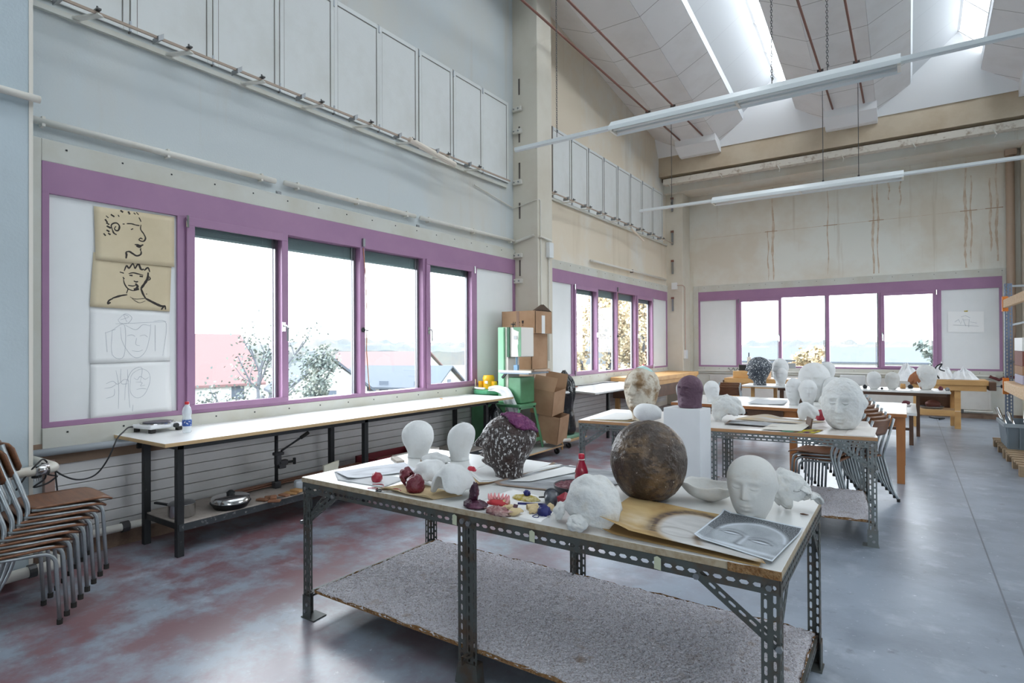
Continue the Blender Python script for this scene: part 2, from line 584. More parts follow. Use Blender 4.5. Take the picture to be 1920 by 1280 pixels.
# ceiling: inverted trapezoid casings with sloping skylight wells between them
y0c, y1c = YB - .3, 14.13
prof = [(XW - .05, .30)]
secs = []
for k in range(5):
    cx = -4.095 + 3.14 * k
    if k:
        prof.append((cx - 1.02, .30))
    prof += [(cx - .445, 0), (cx + .445, 0), (cx + 1.02, .30)]
    secs.append(prof)
    prof = []
m = MB()
for pr_ in secs:
    for a, b in zip(pr_, pr_[1:]):
        va = [m.b.verts.new((a[0], y, ceil_b(y) + a[1])) for y in (y0c, y1c)]
        vb = [m.b.verts.new((b[0], y, ceil_b(y) + b[1])) for y in (y0c, y1c)]
        m.b.faces.new((va[0], vb[0], vb[1], va[1]))
S(m.build('ceiling', CEIL, solid=.02))
wells = empty('skylight_wells', kind='structure')
for k in range(4):
    e = -4.095 + 3.14 * k + 1.02
    m = MB()
    for (xa, za), (xb, zb) in (((e, .30), (e + .03, .42)), ((e + .03, .42), (e + .74, .90)), ((e + 1.10, .52), (e + 1.10, .30))):
        va = [m.b.verts.new((xa, y, ceil_b(y) + za)) for y in (y0c, y1c)]
        vb = [m.b.verts.new((xb, y, ceil_b(y) + zb)) for y in (y0c, y1c)]
        m.b.faces.new((va[0], vb[0], vb[1], va[1]))
    m.build('well_lining', mat_seams(mat('well_board', (.66, .68, .70), .7), 1, .95, .004, (.55, .56, .58), .32) if k == 0 else MATS['well_board'], wells, solid=.02)
    m = MB()
    va = [m.b.verts.new((e + .74, y, ceil_b(y) + .90)) for y in (y0c, 13.45)]
    vb = [m.b.verts.new((e + 1.10, y, ceil_b(y) + .52)) for y in (y0c, 13.45)]
    m.b.faces.new((va[0], vb[0], vb[1], va[1]))
    m.build('skylight_pane', GLASS, wells)
    m = MB()
    for j in range(20):
        y = 13.45 - .95 * j
        z = ceil_b(y)
        m.bar((e + .74, y, z + .90), (e + 1.10, y, z + .52), .035, .04)
    m.bar((e + .74, y0c, ceil_b(y0c) + .9), (e + .74, 13.45, ceil_b(13.45) + .9), .05, .05)
    m.bar((e + 1.10, y0c, ceil_b(y0c) + .52), (e + 1.10, 13.45, ceil_b(13.45) + .52), .04, .05)
    m.build('glazing_bars', CEILW, wells)
# sloping end panel that closes the wells above the beam
m = MB()
m.poly([(XW, 14.12, 6.20), (XR, 14.12, 6.20), (XR, 13.45, 7.35), (XW, 13.45, 7.35)], (0, .05, .03))
S(m.build('ceiling_end_panel', CEILW))
# drip boxes where the casings meet the beam
for k in range(4):
    cx = -4.095 + 3.14 * k
    z = ceil_b(13.65)
    m = MB()
    m.poly([(cx - .47, 13.62, z + .02), (cx - .47, 14.14, z + .02), (cx - .47, 14.14, 6.08), (cx - .47, 13.98, 6.08), (cx - .47, 13.66, z - .14)], (.94, 0, 0))
    tag(m.build('trim_%d' % (20 + k), CEILW), kind='structure')

# eave beam, cable tray and the concrete portal in front of the far wall
S(box('beam_eave', mat('beam_tan', (.58, .49, .37), .8, n=(1.2, (.47, .37, .26), .42, .7), bump=(50, .1)), XW, XR, 14.15, 14.5, 5.74, 6.22))
S(box('beam_gap_shade', mat('gap_shade_dark', (.13, .09, .06), .9), XW, XR, 14.38, 14.5, 5.66, 5.9))  # dark box standing in for the shade between beam and tray
S(MB().box(XW, XR, 14.5, YF, 5.39, 6.6).build('beam_portal', WALLT))
tray = empty('cable_tray', (0, 0, 0), label='pale dusty cable tray running along the beam below the roof', cat='cable tray')
MB().box(XW + .1, XR, 14.17, 14.36, 5.53, 5.55).box(XW + .1, XR, 14.17, 14.18, 5.55, 5.67).build('tray_channel', mat('tray_pale', (.66, .61, .53), .7, n=(9, (.36, .28, .21), .52, .7)), tray)
for k in range(6):
    x = -4.9 + 1.25 * k
    MB().tube([(x, 14.15, 5.56), (x + .05, 14.15, 5.46), (x + .03, 14.2, 5.42)], .012, 6).build('bracket', PIPE, tray)

# columns
S(box('column_left', mat('column_blue_white', (.52, .60, .64), .75, n=(1.3, (.47, .54, .57), .4, .75), bump=(60, .06)), XW - .02, -4.70, .95, 1.372, .10, 9.3))
m = MB()
m.box(-4.715, -4.695, 1.352, 1.374, .1, 9.3)
S(m.build('trim_1', CREAM))
m = MB()
m.box(XW - .02, -4.70, 7.62, 8.06, 0, 8.6)
S(m.build('column_middle', mat('column_tan', (.66, .62, .53), .8, n=(1.1, (.58, .52, .42), .42, .75), bump=(60, .06))))
S(box('column_corner', MATS['column_tan'], XW - .02, -4.72, 14.66, YF, 0, 6.4, bevel=.02))
S(box('column_right', MATS['column_tan'], 1.86, 2.3, 14.66, YF, 0, 6.4, bevel=.02))
S(box('baseboard_left', mat('base_brown', (.27, .19, .14), .9, n=(9, (.17, .11, .08), .4, .7), bump=(40, .4)), XW, XW + .05, 1.3, 7.62, 0, .11))
S(box('baseboard_far', MATS['base_brown'], -4.7, 1.9, YF - .06, YF, 0, .10))

# --- windows: three identical ribbon windows in purple frames, built along local x and turned into place


def window(idx, org, rz, blinds, panel_z=.97):
    W_ = empty('window_%d' % idx, org, rz, kind='structure')
    zb, zt = .97, 2.89
    y_in, y_out = -.035, .10
    fr = MB()
    fr.box(0, 6.07, y_in, y_out, 2.66, zt)
    fr.box(0, 6.07, y_in, y_out, zb, 1.01)
    for a, b in ((0, .045), (.935, 1.03), (1.935, 1.985), (2.925, 2.995), (3.955, 4.03), (4.97, 5.08), (6.02, 6.07)):
        fr.box(a, b, y_in, y_out, 1.0, 2.67)
    fr.build('window_frame', PURPLE, W_, bevel=.004)
    for a, b in ((.045, .935), (5.08, 6.02)):
        MB().box(a, b, -.012, .06, 1.01, 2.66).build('infill_panel', WHITEB, W_)
    # opening sashes
    for a, b, hx in ((1.0, 1.985, 1.93), (4.0, 5.0, 4.03)):
        s = MB()
        s.box(a, b, -.06, -.035, 2.59, 2.66).box(a, b, -.06, -.035, 1.0, 1.05)
        s.box(a, a + .07, -.06, -.035, 1.05, 2.59).box(b - .07, b, -.06, -.035, 1.05, 2.59)
        so = s.build('sash', PURPLE, W_, bevel=.004)
        h = MB()
        h.tube([(hx, -.06, 1.75), (hx, -.11, 1.75), (hx + .008, -.115, 1.73), (hx + .008, -.115, 1.60)], .011, 8)
        h.obox((hx, -.065, 1.74), (.03, .012, .09))
        h.build('handle', SILV, so, smooth=False)
        xx = a + .005 if hx > (a + b) / 2 else b - .005
        for zz in (2.62, 1.02):
            MB().tube([(xx, -.065, zz - .05), (xx, -.065, zz + .05)], .012, 8).build('hinge', SILV, so)
    for i, (a, b) in enumerate(((1.03, 1.935), (1.985, 2.925), (2.995, 3.955), (4.03, 4.97))):
        MB().box(a, b, .03, .036, 1.0, 2.66).build('pane', GLASS, W_)
        g = MB()
        g.box(b - .03, b - .002, .04, .085, 1.01, 2.66).box(b - .055, b - .045, .045, .06, 1.01, 2.66)
        g.build('guide_rail', SILVD, W_)
        if blinds:
            s = MB()
            n = 12
            for k in range(n):
                z = 2.655 - .010 * k - .004
                s.obox(((a + b) / 2, .075, z), (b - a - .06, .022, .002), (R(58), 0, 0))
            s.box(a + .03, b - .03, .06, .09, 2.520, 2.535)
            s.tube([(b - .16, .045, 2.66), (b - .16, .045, 2.47)], .003, 5)
            s.build('blind', BLIND, W_)
    if blinds:
        c = MB()
        c.tube([(2.965, -.04, 2.66), (2.985, -.05, 2.4), (3.01, -.05, 1.9), (3.0, -.05, 1.5), (3.03, -.05, 1.15), (3.045, -.05, 1.05)], .005, 6)
        c.build('pull_cord', mat('cord_brown', (.45, .20, .10), .8), W_)
        c = MB()
        c.lathe([(0, 0), (.028, .006), (.028, .014), (0, .02)], (0, 0, 0), 12, Matrix.Translation((2.96, -.035, 1.73)) @ Matrix.Rotation(R(90), 4, 'X'))
        c.tube([(2.96, -.05, 1.73), (3.0, -.09, 1.72)], .006, 6)
        c.build('crank_eye', BLACKM, W_)
        MB().obox((2.965, -.045, 2.72), (.03, .03, .09)).build('cord_guide', SILVD, W_)
    # screwed surround
    t = MB()
    t.box(-.13, 0, -.03, .01, .80, 3.05).box(6.07, 6.18, -.03, .01, .80, 3.05).box(0, 6.07, -.03, .01, 2.89, 3.05).box(0, 6.07, -.045, .01, .80, .97)
    t.build('surround', TRIM, W_, bevel=.004)
    d = MB()
    for k in range(17):
        for z in (.93, 3.0):
            d.obox((.15 + k * .37, -.046 if z < 1 else -.031, z), (.012, .004, .012))
    d.build('screw', BLACKM, W_)
    return W_


# local +x must run along the wall seen from inside, local -y into the room
w1 = window(1, (XW, F0, 0), R(90), True)       # local x -> +y, local -y -> +x
w2 = window(2, (XW, 8.55, 0), R(90), True)
w3 = window(3, (-4.50, YF, 0), 0, False)

# lower wall cladding: horizontal white boards below the windows
for nm, ya, yb in (('trim_2', 1.62, 7.55), ('trim_3', 8.15, 14.5)):
    m = MB()
    k = 0
    z = .125
    while z < .70:
        m.box(XW, XW + .03, ya, yb, z, z + .078)
        z += .083
    S(m.build(nm, SIDING, bevel=.003))
S(MB().box(XW, XW + .05, 1.56, 1.62, .1, .74).build('trim_4', mat('clad_end', (.36, .24, .20), .7)))
# white radiator cladding on the far wall
m = MB()
m.box(-4.2, 1.36, YF - .10, YF - .07, .20, .78)
m.box(-4.2, 1.36, YF - .10, YF - .001, .18, .20).box(1.33, 1.37, YF - .11, YF - .001, .18, .79)
rad = m.build('radiator', mat('radiator_paint', (.60, .58, .54), .5, n=(2, (.50, .46, .42), .4, .75)))
tag(rad, 'long flat white radiator casing under the far window', 'radiator')

# upper hatch panels on the left wall
hp = empty('hatch_panel', (XW, 2.13, 4.07), label='tall white hinged hatch panel in the row high on the left wall', cat='wall panel', group='hinged hatch panels high on the left wall')


def hatch_mesh(h):
    m = MB()
    m.box(.002, .016, .012, .648, 0, h)
    return m


hatch_mesh(1.25).build('panel_board', WALL2, hp, bevel=.003)
m = MB()
m.box(0, .026, .0, .045, 0, 1.25).box(0, .026, .615, .66, 0, 1.25).box(0, .026, .045, .615, 1.20, 1.25).box(0, .026, .045, .615, 0, .03)
m.build('panel_frame', WALL2, hp, bevel=.004)
m = MB()
m.box(.0, .018, -.011, 0, -.01, 1.26)
m.box(.016, .020, .045, .051, .03, 1.2).box(.016, .020, .609, .615, .03, 1.2).box(.016, .020, .045, .615, 1.194, 1.2)
m.build('shadow_gap', mat('gap_grey', (.20, .18, .16), .9), hp)
for z in (.04, 1.2):
    MB().tube([(.03, -.005, z - .04), (.03, -.005, z + .04)], .010, 6).build('hinge', PIPEG, hp)
for k, y in enumerate([1.46, 2.80, 3.47, 4.13, 4.78, 5.46, 6.14, 6.80]):
    c = copy_tree(hp)
    c.location = (XW, y, 4.07)
for k in range(8):
    c = copy_tree(hp)
    c.location = (XW, 8.84 + .695 * k, 4.13)
    c['label'] = 'narrow white hatch panel high on the wall beyond the middle column'
    c['group'] = 'hatch panels beyond the middle column'

# ledge, and the ladder-like rail on brackets in front of the hatches
for (ya, yb, nm, lab, zz) in ((1.38, 7.2, 'ladder_rail', 'long thin steel rail on brackets in front of the high wall hatches', 4.0), (8.1, 14.5, 'ladder_rail', 'thin steel rail on brackets beyond the middle column', 4.1)):
    e = empty(nm, (XW, ya, zz), label=lab, cat='wall rail')
    MB().box(.22, .235, 0, yb - ya, 0, .02).build('rail_bar', mat('rail_tan', (.42, .33, .26), .6), e)
    n = int((yb - ya) / .66)
    for k in range(n):
        y = .36 + .66 * k
        MB().bar((0, y, .0), (.24, y + .10, .0), .05, .012).build('bracket_arm', PIPE, e)
        MB().poly([(.16, y - .17, -.03), (.26, y - .17, -.03), (.26, y - .13, .0), (.16, y - .13, .0)], (0, .0, .045)).build('bracket_foot', SILVD, e)
        MB().obox((.23, y + .08, .03), (.07, .03, .012)).tube([(.23, y + .08, .02), (.23, y + .08, .06)], .007, 5).build('bolt', CHAINM, e)
    m = MB()
    m.box(0, .035, 0, yb - ya + .2, -.07, -.03)
    S(m.build('trim_%d' % (5 if ya < 5 else 6), TRIM)).location = (XW, ya, zz + .05)
m = MB()
m.tube([(-4.93, 5.08, 4.02), (-4.93, 5.92, 3.93)], .036, 12)
m.build('loose_tube', mat('cream_tube', (.78, .70, .60), .5), tags=('short cream tube hanging askew from the high wall rail', 'tube'))
MB().tube([(-4.95, 11.9, 4.06), (-4.95, 12.6, 3.9)], .022, 8).build('loose_tube', MATS['cream_tube'], tags=('thin cream tube drooping from the rail beyond the middle column', 'tube'))

# conduit pipes on the left wall
for i, (a, b, lab) in enumerate((((1.40, 3.163), (3.40, 3.163), 'painted conduit pipe above the first window, part by the blue-white column'),
                                 ((3.50, 3.17), (5.35, 3.17), 'painted conduit pipe above the first window, middle length'),
                                 ((5.45, 3.17), (7.62, 3.18), 'painted conduit pipe above the first window, part by the middle column'))):
    e = empty('conduit_pipe', label=lab, cat='pipe')
    MB().tube([(XW + .045, a[0], a[1]), (XW + .045, b[0], b[1])], .026, 10).build('pipe_run', PIPE, e, smooth=True)
    for k in range(3):
        y = a[0] + .15 + (b[0] - a[0] - .3) * k / 2
        MB().obox((XW + .03, y, a[1]), (.07, .02, .07)).build('clip', PIPE, e)
e = empty('conduit_pipe', label='painted conduit pipe above the second window, beyond the middle column', cat='pipe')
MB().tube([(XW + .045, 10.24, 3.19), (XW + .045, 14.5, 3.2)], .024, 10).build('pipe_run', PIPE, e, smooth=True)
MB().obox((XW + .03, 12.3, 3.19), (.07, .03, .07)).build('clip', CHAINM, e)
for y, lab in ((3.463, 'small punched steel plate under the conduit, nearer the blue-white column'), (5.443, 'small punched steel plate under the conduit, nearer the middle column')):
    m = MB()
    m.obox((XW + .004, y, 3.045), (.008, .055, .075))
    for dy, dz in ((-.015, .02), (.015, -.02), (0, 0)):
        m.obox((XW + .011, y + dy, 3.045 + dz), (.006, .012, .014))
    m.build('fixing_plate', SILVD, tags=(lab, 'bracket'))
# conduit on the left column
m = MB()
m.tube([(-4.66, .96, 3.16), (-4.66, 1.40, 3.16)], .025, 8)
m.build('conduit_pipe', PIPE, smooth=True, tags=('short white conduit crossing the blue-white column at far left', 'pipe'))
box('switch_box', WHITEB, -4.70, -4.66, 1.02, 1.06, 2.92, 3.1, bevel=.005, tags=('small white box at the picture edge on the blue-white column', 'box'))
# heating pipe under the window with its elbow, and the floor pipes
e = empty('heating_pipe', label='grey heating pipe under the first window with an elbow round the column', cat='pipe')
MB().tube([(XW + .06, 1.40, .80), (XW + .06, 7.55, .80)], .028, 12).build('pipe_run', PIPEG, e, smooth=True)
MB().tube(rnd_path([(XW + .1, 1.42, .79), (-4.62, 1.47, .765), (-4.62, .9, .745)], .04), .032, 12).build('elbow_run', PIPE, e, smooth=True)
MB().tube([(-4.62, 1.36, .762), (-4.62, 1.43, .764)], .037, 12).build('collar', SILV, e, smooth=True)
MB().obox((XW + .09, 2.17, .80), (.03, .05, .11)).build('clamp', BLACKM, e)
S(box('trim_7', mat('ledge_brown', (.25, .17, .12), .9), XW, XW + .04, 1.4, 7.6, .70, .86))
e = empty('heating_pipe', label='pale floor-level heating pipe along the left wall', cat='pipe')
MB().tube([(XW + .12, 1.42, .16), (XW + .12, 7.6, .16)], .030, 12).build('pipe_run', PIPE, e, smooth=True)
MB().tube(rnd_path([(XW + .1, 1.45, .16), (-4.60, 1.50, .14), (-4.60, .9, .12)], .05), .034, 12).build('elbow_run', PIPE, e, smooth=True)
MB().tube([(XW + .12, 2.02, .16), (XW + .12, 2.07, .16)], .042, 12).build('collar', CHAINM, e)
MB().tube([(-4.60, 1.32, .135), (-4.60, 1.36, .137)], .042, 12).build('collar', CHAINM, e)
e = empty('heating_pipe', label='thin pipe with valves along the top of the far radiator', cat='pipe')
MB().tube([(-4.5, YF - .09, .87), (1.45, YF - .09, .87)], .016, 8).build('pipe_run', PIPE, e)
MB().tube([(1.35, YF - .09, .87), (1.50, YF - .09, .80), (1.62, YF - .09, .86), (1.75, YF - .09, .86)], .03, 8).build('valve', mat('valve_red', (.13, .03, .03), .6), e)
MB().tube([(1.62, YF - .09, .86), (1.62, YF - .09, .72)], .016, 8).build('thermostat', SILV, e)
e = empty('heating_pipe', label='thin pipe low on the far wall beneath the radiator', cat='pipe')
MB().tube([(-4.5, YF - .12, .15), (1.40, YF - .12, .15)], .02, 8).build('pipe_run', PIPE, e)
MB().obox((.9, YF - .12, .15), (.06, .06, .07)).build('clamp', CHAINM, e)

# fittings on the middle column: cable, conduit and junction box
e = empty('column_cable', label='thin painted cable running down the middle column', cat='cable')
MB().tube(rnd_path([(XW + .02, 6.6, 3.85), (XW + .02, 7.6, 3.70), (-4.72, 7.605, 3.78), (-4.685, 7.68, 3.80), (-4.685, 7.70, 1.0)], .06), .008, 6).build('cable', PIPE, e)
e = empty('conduit_pipe', label='painted conduit with junction box on the middle column', cat='pipe')
MB().tube([(XW + .02, 7.59, 3.16), (-4.75, 7.59, 3.24)], .022, 8).build('pipe_run', PIPE, e)
MB().tube([(-4.68, 7.64, 3.22), (-4.68, 8.0, 3.20)], .018, 8).build('pipe_run', PIPE, e)
MB().box(-4.70, -4.63, 7.86, 7.99, 2.92, 3.16).build('junction_box', WHITEB, e, bevel=.006)
MB().tube([(-4.68, 7.92, 2.92), (-4.68, 7.92, 1.3)], .010, 6).build('drop_pipe', PIPE, e)
sl = MB()
for z in (5.6, 4.85, 4.28, 3.65, 2.75):
    sl.box(-5.04, -5.015, 7.612, 7.622, z - .12, z + .13)
S(sl.build('column_slots', mat('slot_dark', (.12, .10, .09), .9)))
bk = None
for z in (5.25, 4.9, 4.1, 2.95, 2.55):
    if bk is None:
        bk = empty('hinge_bracket', (XW + .02, 7.60, z), label='painted steel clamp bracket at the edge of the middle column', cat='bracket', group='clamp brackets on the middle column')
        MB().box(0, .16, -.03, .02, -.035, .035).build('bracket_plate', PIPE, bk, bevel=.008)
        MB().tube([(.11, -.04, 0), (.11, .0, 0)], .014, 6).tube([(.03, -.04, 0), (.03, .0, 0)], .012, 6).build('bolt', SILVD, bk)
    else:
        copy_tree(bk).location = (XW + .02, 7.60, z)
# fittings on the corner column
box('junction_box', WHITEB, -5.0, -4.86, 14.60, 14.66, 2.95, 3.12, bevel=.006, tags=('white junction box high on the corner column', 'junction box'))
box('junction_box', WHITEB, -4.72, -4.66, 14.68, 14.84, 1.18, 1.40, bevel=.006, tags=('white junction box low on the corner column', 'junction box'))
MB().tube(rnd_path([(-4.86, 14.63, 3.05), (-4.72, 14.63, 3.05), (-4.69, 14.72, 3.0), (-4.69, 14.74, 1.4)], .05), .010, 6).build('conduit_pipe', mat('pinkish_pipe', (.52, .36, .29), .6), tags=('thin brownish conduit joining the two boxes on the corner column', 'pipe'))
for (x, zt_, zb_) in ((-4.98, 5.3, 4.9), (-4.98, 4.45, 4.1), (-4.98, 3.7, 3.3), (-4.98, 2.75, 2.35)):
    if zt_ == 5.3:
        hb = empty('wall_bolt', (x, 14.64, zt_), label='rusty iron anchor fitting on the corner column', cat='anchor', group='anchor fittings on the corner column')
        MB().box(-.02, .02, -.02, .02, -.35, 0).build('anchor_strip', SILVD, hb)
        MB().obox((0, -.01, -.02), (.07, .03, .05)).build('anchor_head', RUST, hb)
    else:
        copy_tree(hb).location = (x, 14.64, zt_)
MB().tube([(1.70, YF - .08, .9), (1.70, YF - .08, 5.4)], .07, 12).build('drain_pipe', mat('tan_pipe', (.50, .38, .29), .6), tags=('tan vertical drain pipe beside the right column of the far wall', 'pipe'), smooth=True)
MB().box(1.62, 1.80, YF - .16, YF, 5.28, 5.40).build('pipe_collar', MATS['tan_pipe'], tags=('square tan collar at the head of the drain pipe', 'pipe collar'))

# tie rods under the roof casings
rod = None
for x, lab in ((-4.43, 'rust-brown steel tie rod under the roof, closest to the left wall'), (-3.90, 'rust-brown steel tie rod under the roof, second from the left wall'),
               (-1.25, 'rust-brown steel tie rod under the roof, between the skylights, its left one'), (-.70, 'rust-brown steel tie rod under the roof, between the skylights, its right one')):
    if rod is None:
        rod = empty('tie_rod', (x, 0, 6.37), label=lab, cat='tie rod')
        MB().tube([(0, YB - .2, 0), (0, 13.60, 0)], .018, 8).build('rod', RUST, rod, smooth=True)
        MB().obox((0, 11.56, .0), (.10, .03, .03)).obox((0, 11.56, -.02), (.02, .03, .10)).build('clamp', CHAINM, rod)
    else:
        c = copy_tree(rod)
        c.location = (x, 0, 6.37)
        c['label'] = lab

# --- pendant strip lights


def strip_light(y, label):
    e = empty('strip_light', (0, y, 4.36), label=label, cat='strip light')
    m = MB()
    m.poly([(-4.62, -.035, 0), (-4.62, .035, 0), (-4.62, .035, -.045), (-4.62, .02, -.055), (-4.62, -.02, -.055), (-4.62, -.035, -.045)], (9.9, 0, 0))
    m.build('trunking', LAMPW, e)
    for k, (xa, xb) in enumerate(((-3.12, -.04),)):
        m = MB()
        m.poly([(xa, -.05, .03), (xa, .05, .03), (xa, .13, -.05), (xa, .135, -.10), (xa, .12, -.09), (xa, .04, -.03), (xa, -.04, -.03), (xa, -.12, -.09), (xa, -.135, -.10), (xa, -.13, -.05)], (xb - xa, 0, 0))
        m.build('reflector', LAMPW, e)
        for s in (-1, 1):
            MB().tube([(xa + .04, s * .055, -.085), (xb - .04, s * .055, -.085)], .014, 8).build('lamp_tube', TUBEW, e, smooth=True)
        for xh in (xa + .015, (xa + xb) / 2, xb - .015):
            MB().box(xh - .015, xh + .015, -.09, .09, -.105, -.03).build('lamp_holder', CREAM, e)
    return e


def chain(x, y, z0, z1, parent):
    m = MB()
    z = z0
    k = 0
    while z < z1:
        pts = []
        for i in range(8):
            a = 2 * PI * i / 8
            u, v = .010 * math.cos(a), .019 * math.sin(a)
            pts.append((x + (u if k % 2 else 0), y + (0 if k % 2 else u), z + v))
        m.tube(pts, .0032, 4, closed=True)
        z += .030
        k += 1
    m.build('chain', CHAINM, parent)


L1 = strip_light(6.9, 'nearer long white fluorescent strip light hanging on chains')
L2 = strip_light(11.56, 'farther white fluorescent strip light hanging on thin wires')
for x in (-3.94, -1.22, -.68):
    chain(x, 0, .10, 2.3, L1)
    MB().tube([(x, 0, .02), (x, 0, .08), (x + .015, 0, .10), (x, 0, .12)], .005, 5).build('hook', CHAINM, L1)
    MB().tube([(x, 0, .02), (x, 0, 2.0)], .006, 5).build('wire', CHAINM, L2)
    MB().obox((x, 0, .04), (.03, .03, .05)).build('hook', CHAINM, L2)

# ================================================================== FURNITURE
# --- slotted steel angle: two flanges with two staggered rows of real slots each


def slot_strip(b, o, u, v, L, Wd, rows=2, pitch=.044):
    """perforated strip: starts at o, runs L along u, Wd along v."""
    n = max(1, round(L / pitch))
    p = L / n
    rw = Wd / rows

    def V(a, c):
        return b.verts.new(o + u * a + v * c)
    for r in range(rows):
        y0 = r * rw
        off = (r % 2) * .5
        cells = []
        if off:
            cells.append((0, p * .5, False))
        k = 0
        x = p * off
        while x < L - 1e-6:
            x2 = min(x + p, L)
            cells.append((x, x2, x2 - x > p * .9))
            x = x2
        for (a, c, hole) in cells:
            if not hole:
                b.faces.new((V(a, y0), V(c, y0), V(c, y0 + rw), V(a, y0 + rw)))
                continue
            m0, m1 = a + p * .13, c - p * .13
            q0, q1 = (y0 + rw * .32, y0 + rw * .68) if rows > 1 else (y0 + rw * .40, y0 + rw * .68)
            ch = rw * .13
            O = [V(a, y0), V((a + c) / 2, y0), V(c, y0), V(c, y0 + rw / 2), V(c, y0 + rw), V((a + c) / 2, y0 + rw), V(a, y0 + rw), V(a, y0 + rw / 2)]
            I = [V(m0 + ch, q0), V(m1 - ch, q0), V(m1, q0 + ch), V(m1, q1 - ch), V(m1 - ch, q1), V(m0 + ch, q1), V(m0, q1 - ch), V(m0, q0 + ch)]
            f = b.faces.new
            f((O[0], O[1], I[0]))
            f((O[1], I[1], I[0]))
            f((O[1], O[2], I[1]))
            f((O[2], I[2], I[1]))
            f((O[2], O[3], I[2]))
            f((O[3], I[3], I[2]))
            f((O[3], O[4], I[3]))
            f((O[4], I[4], I[3]))
            f((O[4], O[5], I[4]))
            f((O[5], I[5], I[4]))
            f((O[5], O[6], I[5]))
            f((O[6], I[6], I[5]))
            f((O[6], O[7], I[6]))
            f((O[7], I[7], I[6]))
            f((O[7], O[0], I[7]))
            f((O[0], I[0], I[7]))


def angle(name, p0, p1, da, db, parent, m, w=.058, wb=None, rows=2, rb=None):
    p0, p1 = Vector(p0), Vector(p1)
    u = (p1 - p0)
    L = u.length
    u.normalize()
    mb = MB()
    if da is not None:
        slot_strip(mb.b, p0, u, Vector(da), L, w, rows)
    if db is not None:
        slot_strip(mb.b, p0, u, Vector(db), L, wb or w, rb or rows)
    bmesh.ops.remove_doubles(mb.b, verts=mb.b.verts, dist=1e-4)
    return mb.build(name, m, parent, solid=.0035)


def bolts(pts, parent, ax, m=SILVD, r=.011):
    for p in pts:
        p = Vector(p)
        MB().tube([p, p + Vector(ax) * .012], r, 6).build('bolt', m, parent)


def carpet_shelf(x0, x1, y0, y1, z, parent, seed, step=.011):
    nx, ny = int((x1 - x0) / step), int((y1 - y0) / step)
    rn = random.Random(seed)
    mb = MB()

    def fn(u, v):
        e = min(u, 1 - u) * (x1 - x0), min(v, 1 - v) * (y1 - y0)
        drop = -.010 * max(0, 1 - min(e) / .012)
        big = noise.noise(Vector((u * 9, v * 5, seed))) * .004
        return Vector((x0 + (x1 - x0) * u + rn.uniform(-.004, .004), y0 + (y1 - y0) * v + rn.uniform(-.004, .004), z + big + drop + rn.uniform(-.005, .006)))
    mb.grid(fn, nx, ny)
    o = mb.build('carpet', CARPET, parent)
    mb = MB()

    def rag(t):
        return rn.uniform(-.005, .006)
    pts = []
    n = 60
    for k in range(n):
        pts.append((x0 + (x1 - x0) * k / n, y0))
    for k in range(n // 2):
        pts.append((x1, y0 + (y1 - y0) * k / (n // 2)))
    for k in range(n):
        pts.append((x1 - (x1 - x0) * k / n, y1))
    for k in range(n // 2):
        pts.append((x0, y1 - (y1 - y0) * k / (n // 2)))
    top = [mb.b.verts.new((p[0] + rag(0), p[1] + rag(0), z - .002 + rag(0))) for p in pts]
    bot = [mb.b.verts.new((p[0], p[1], z - .020)) for p in pts]
    for i in range(len(pts)):
        j = (i + 1) % len(pts)
        mb.b.faces.new((top[i], top[j], bot[j], bot[i]))
    mb.b.faces.new(bot)
    mb.build('shelf_board', CARPETE, parent)
    return o


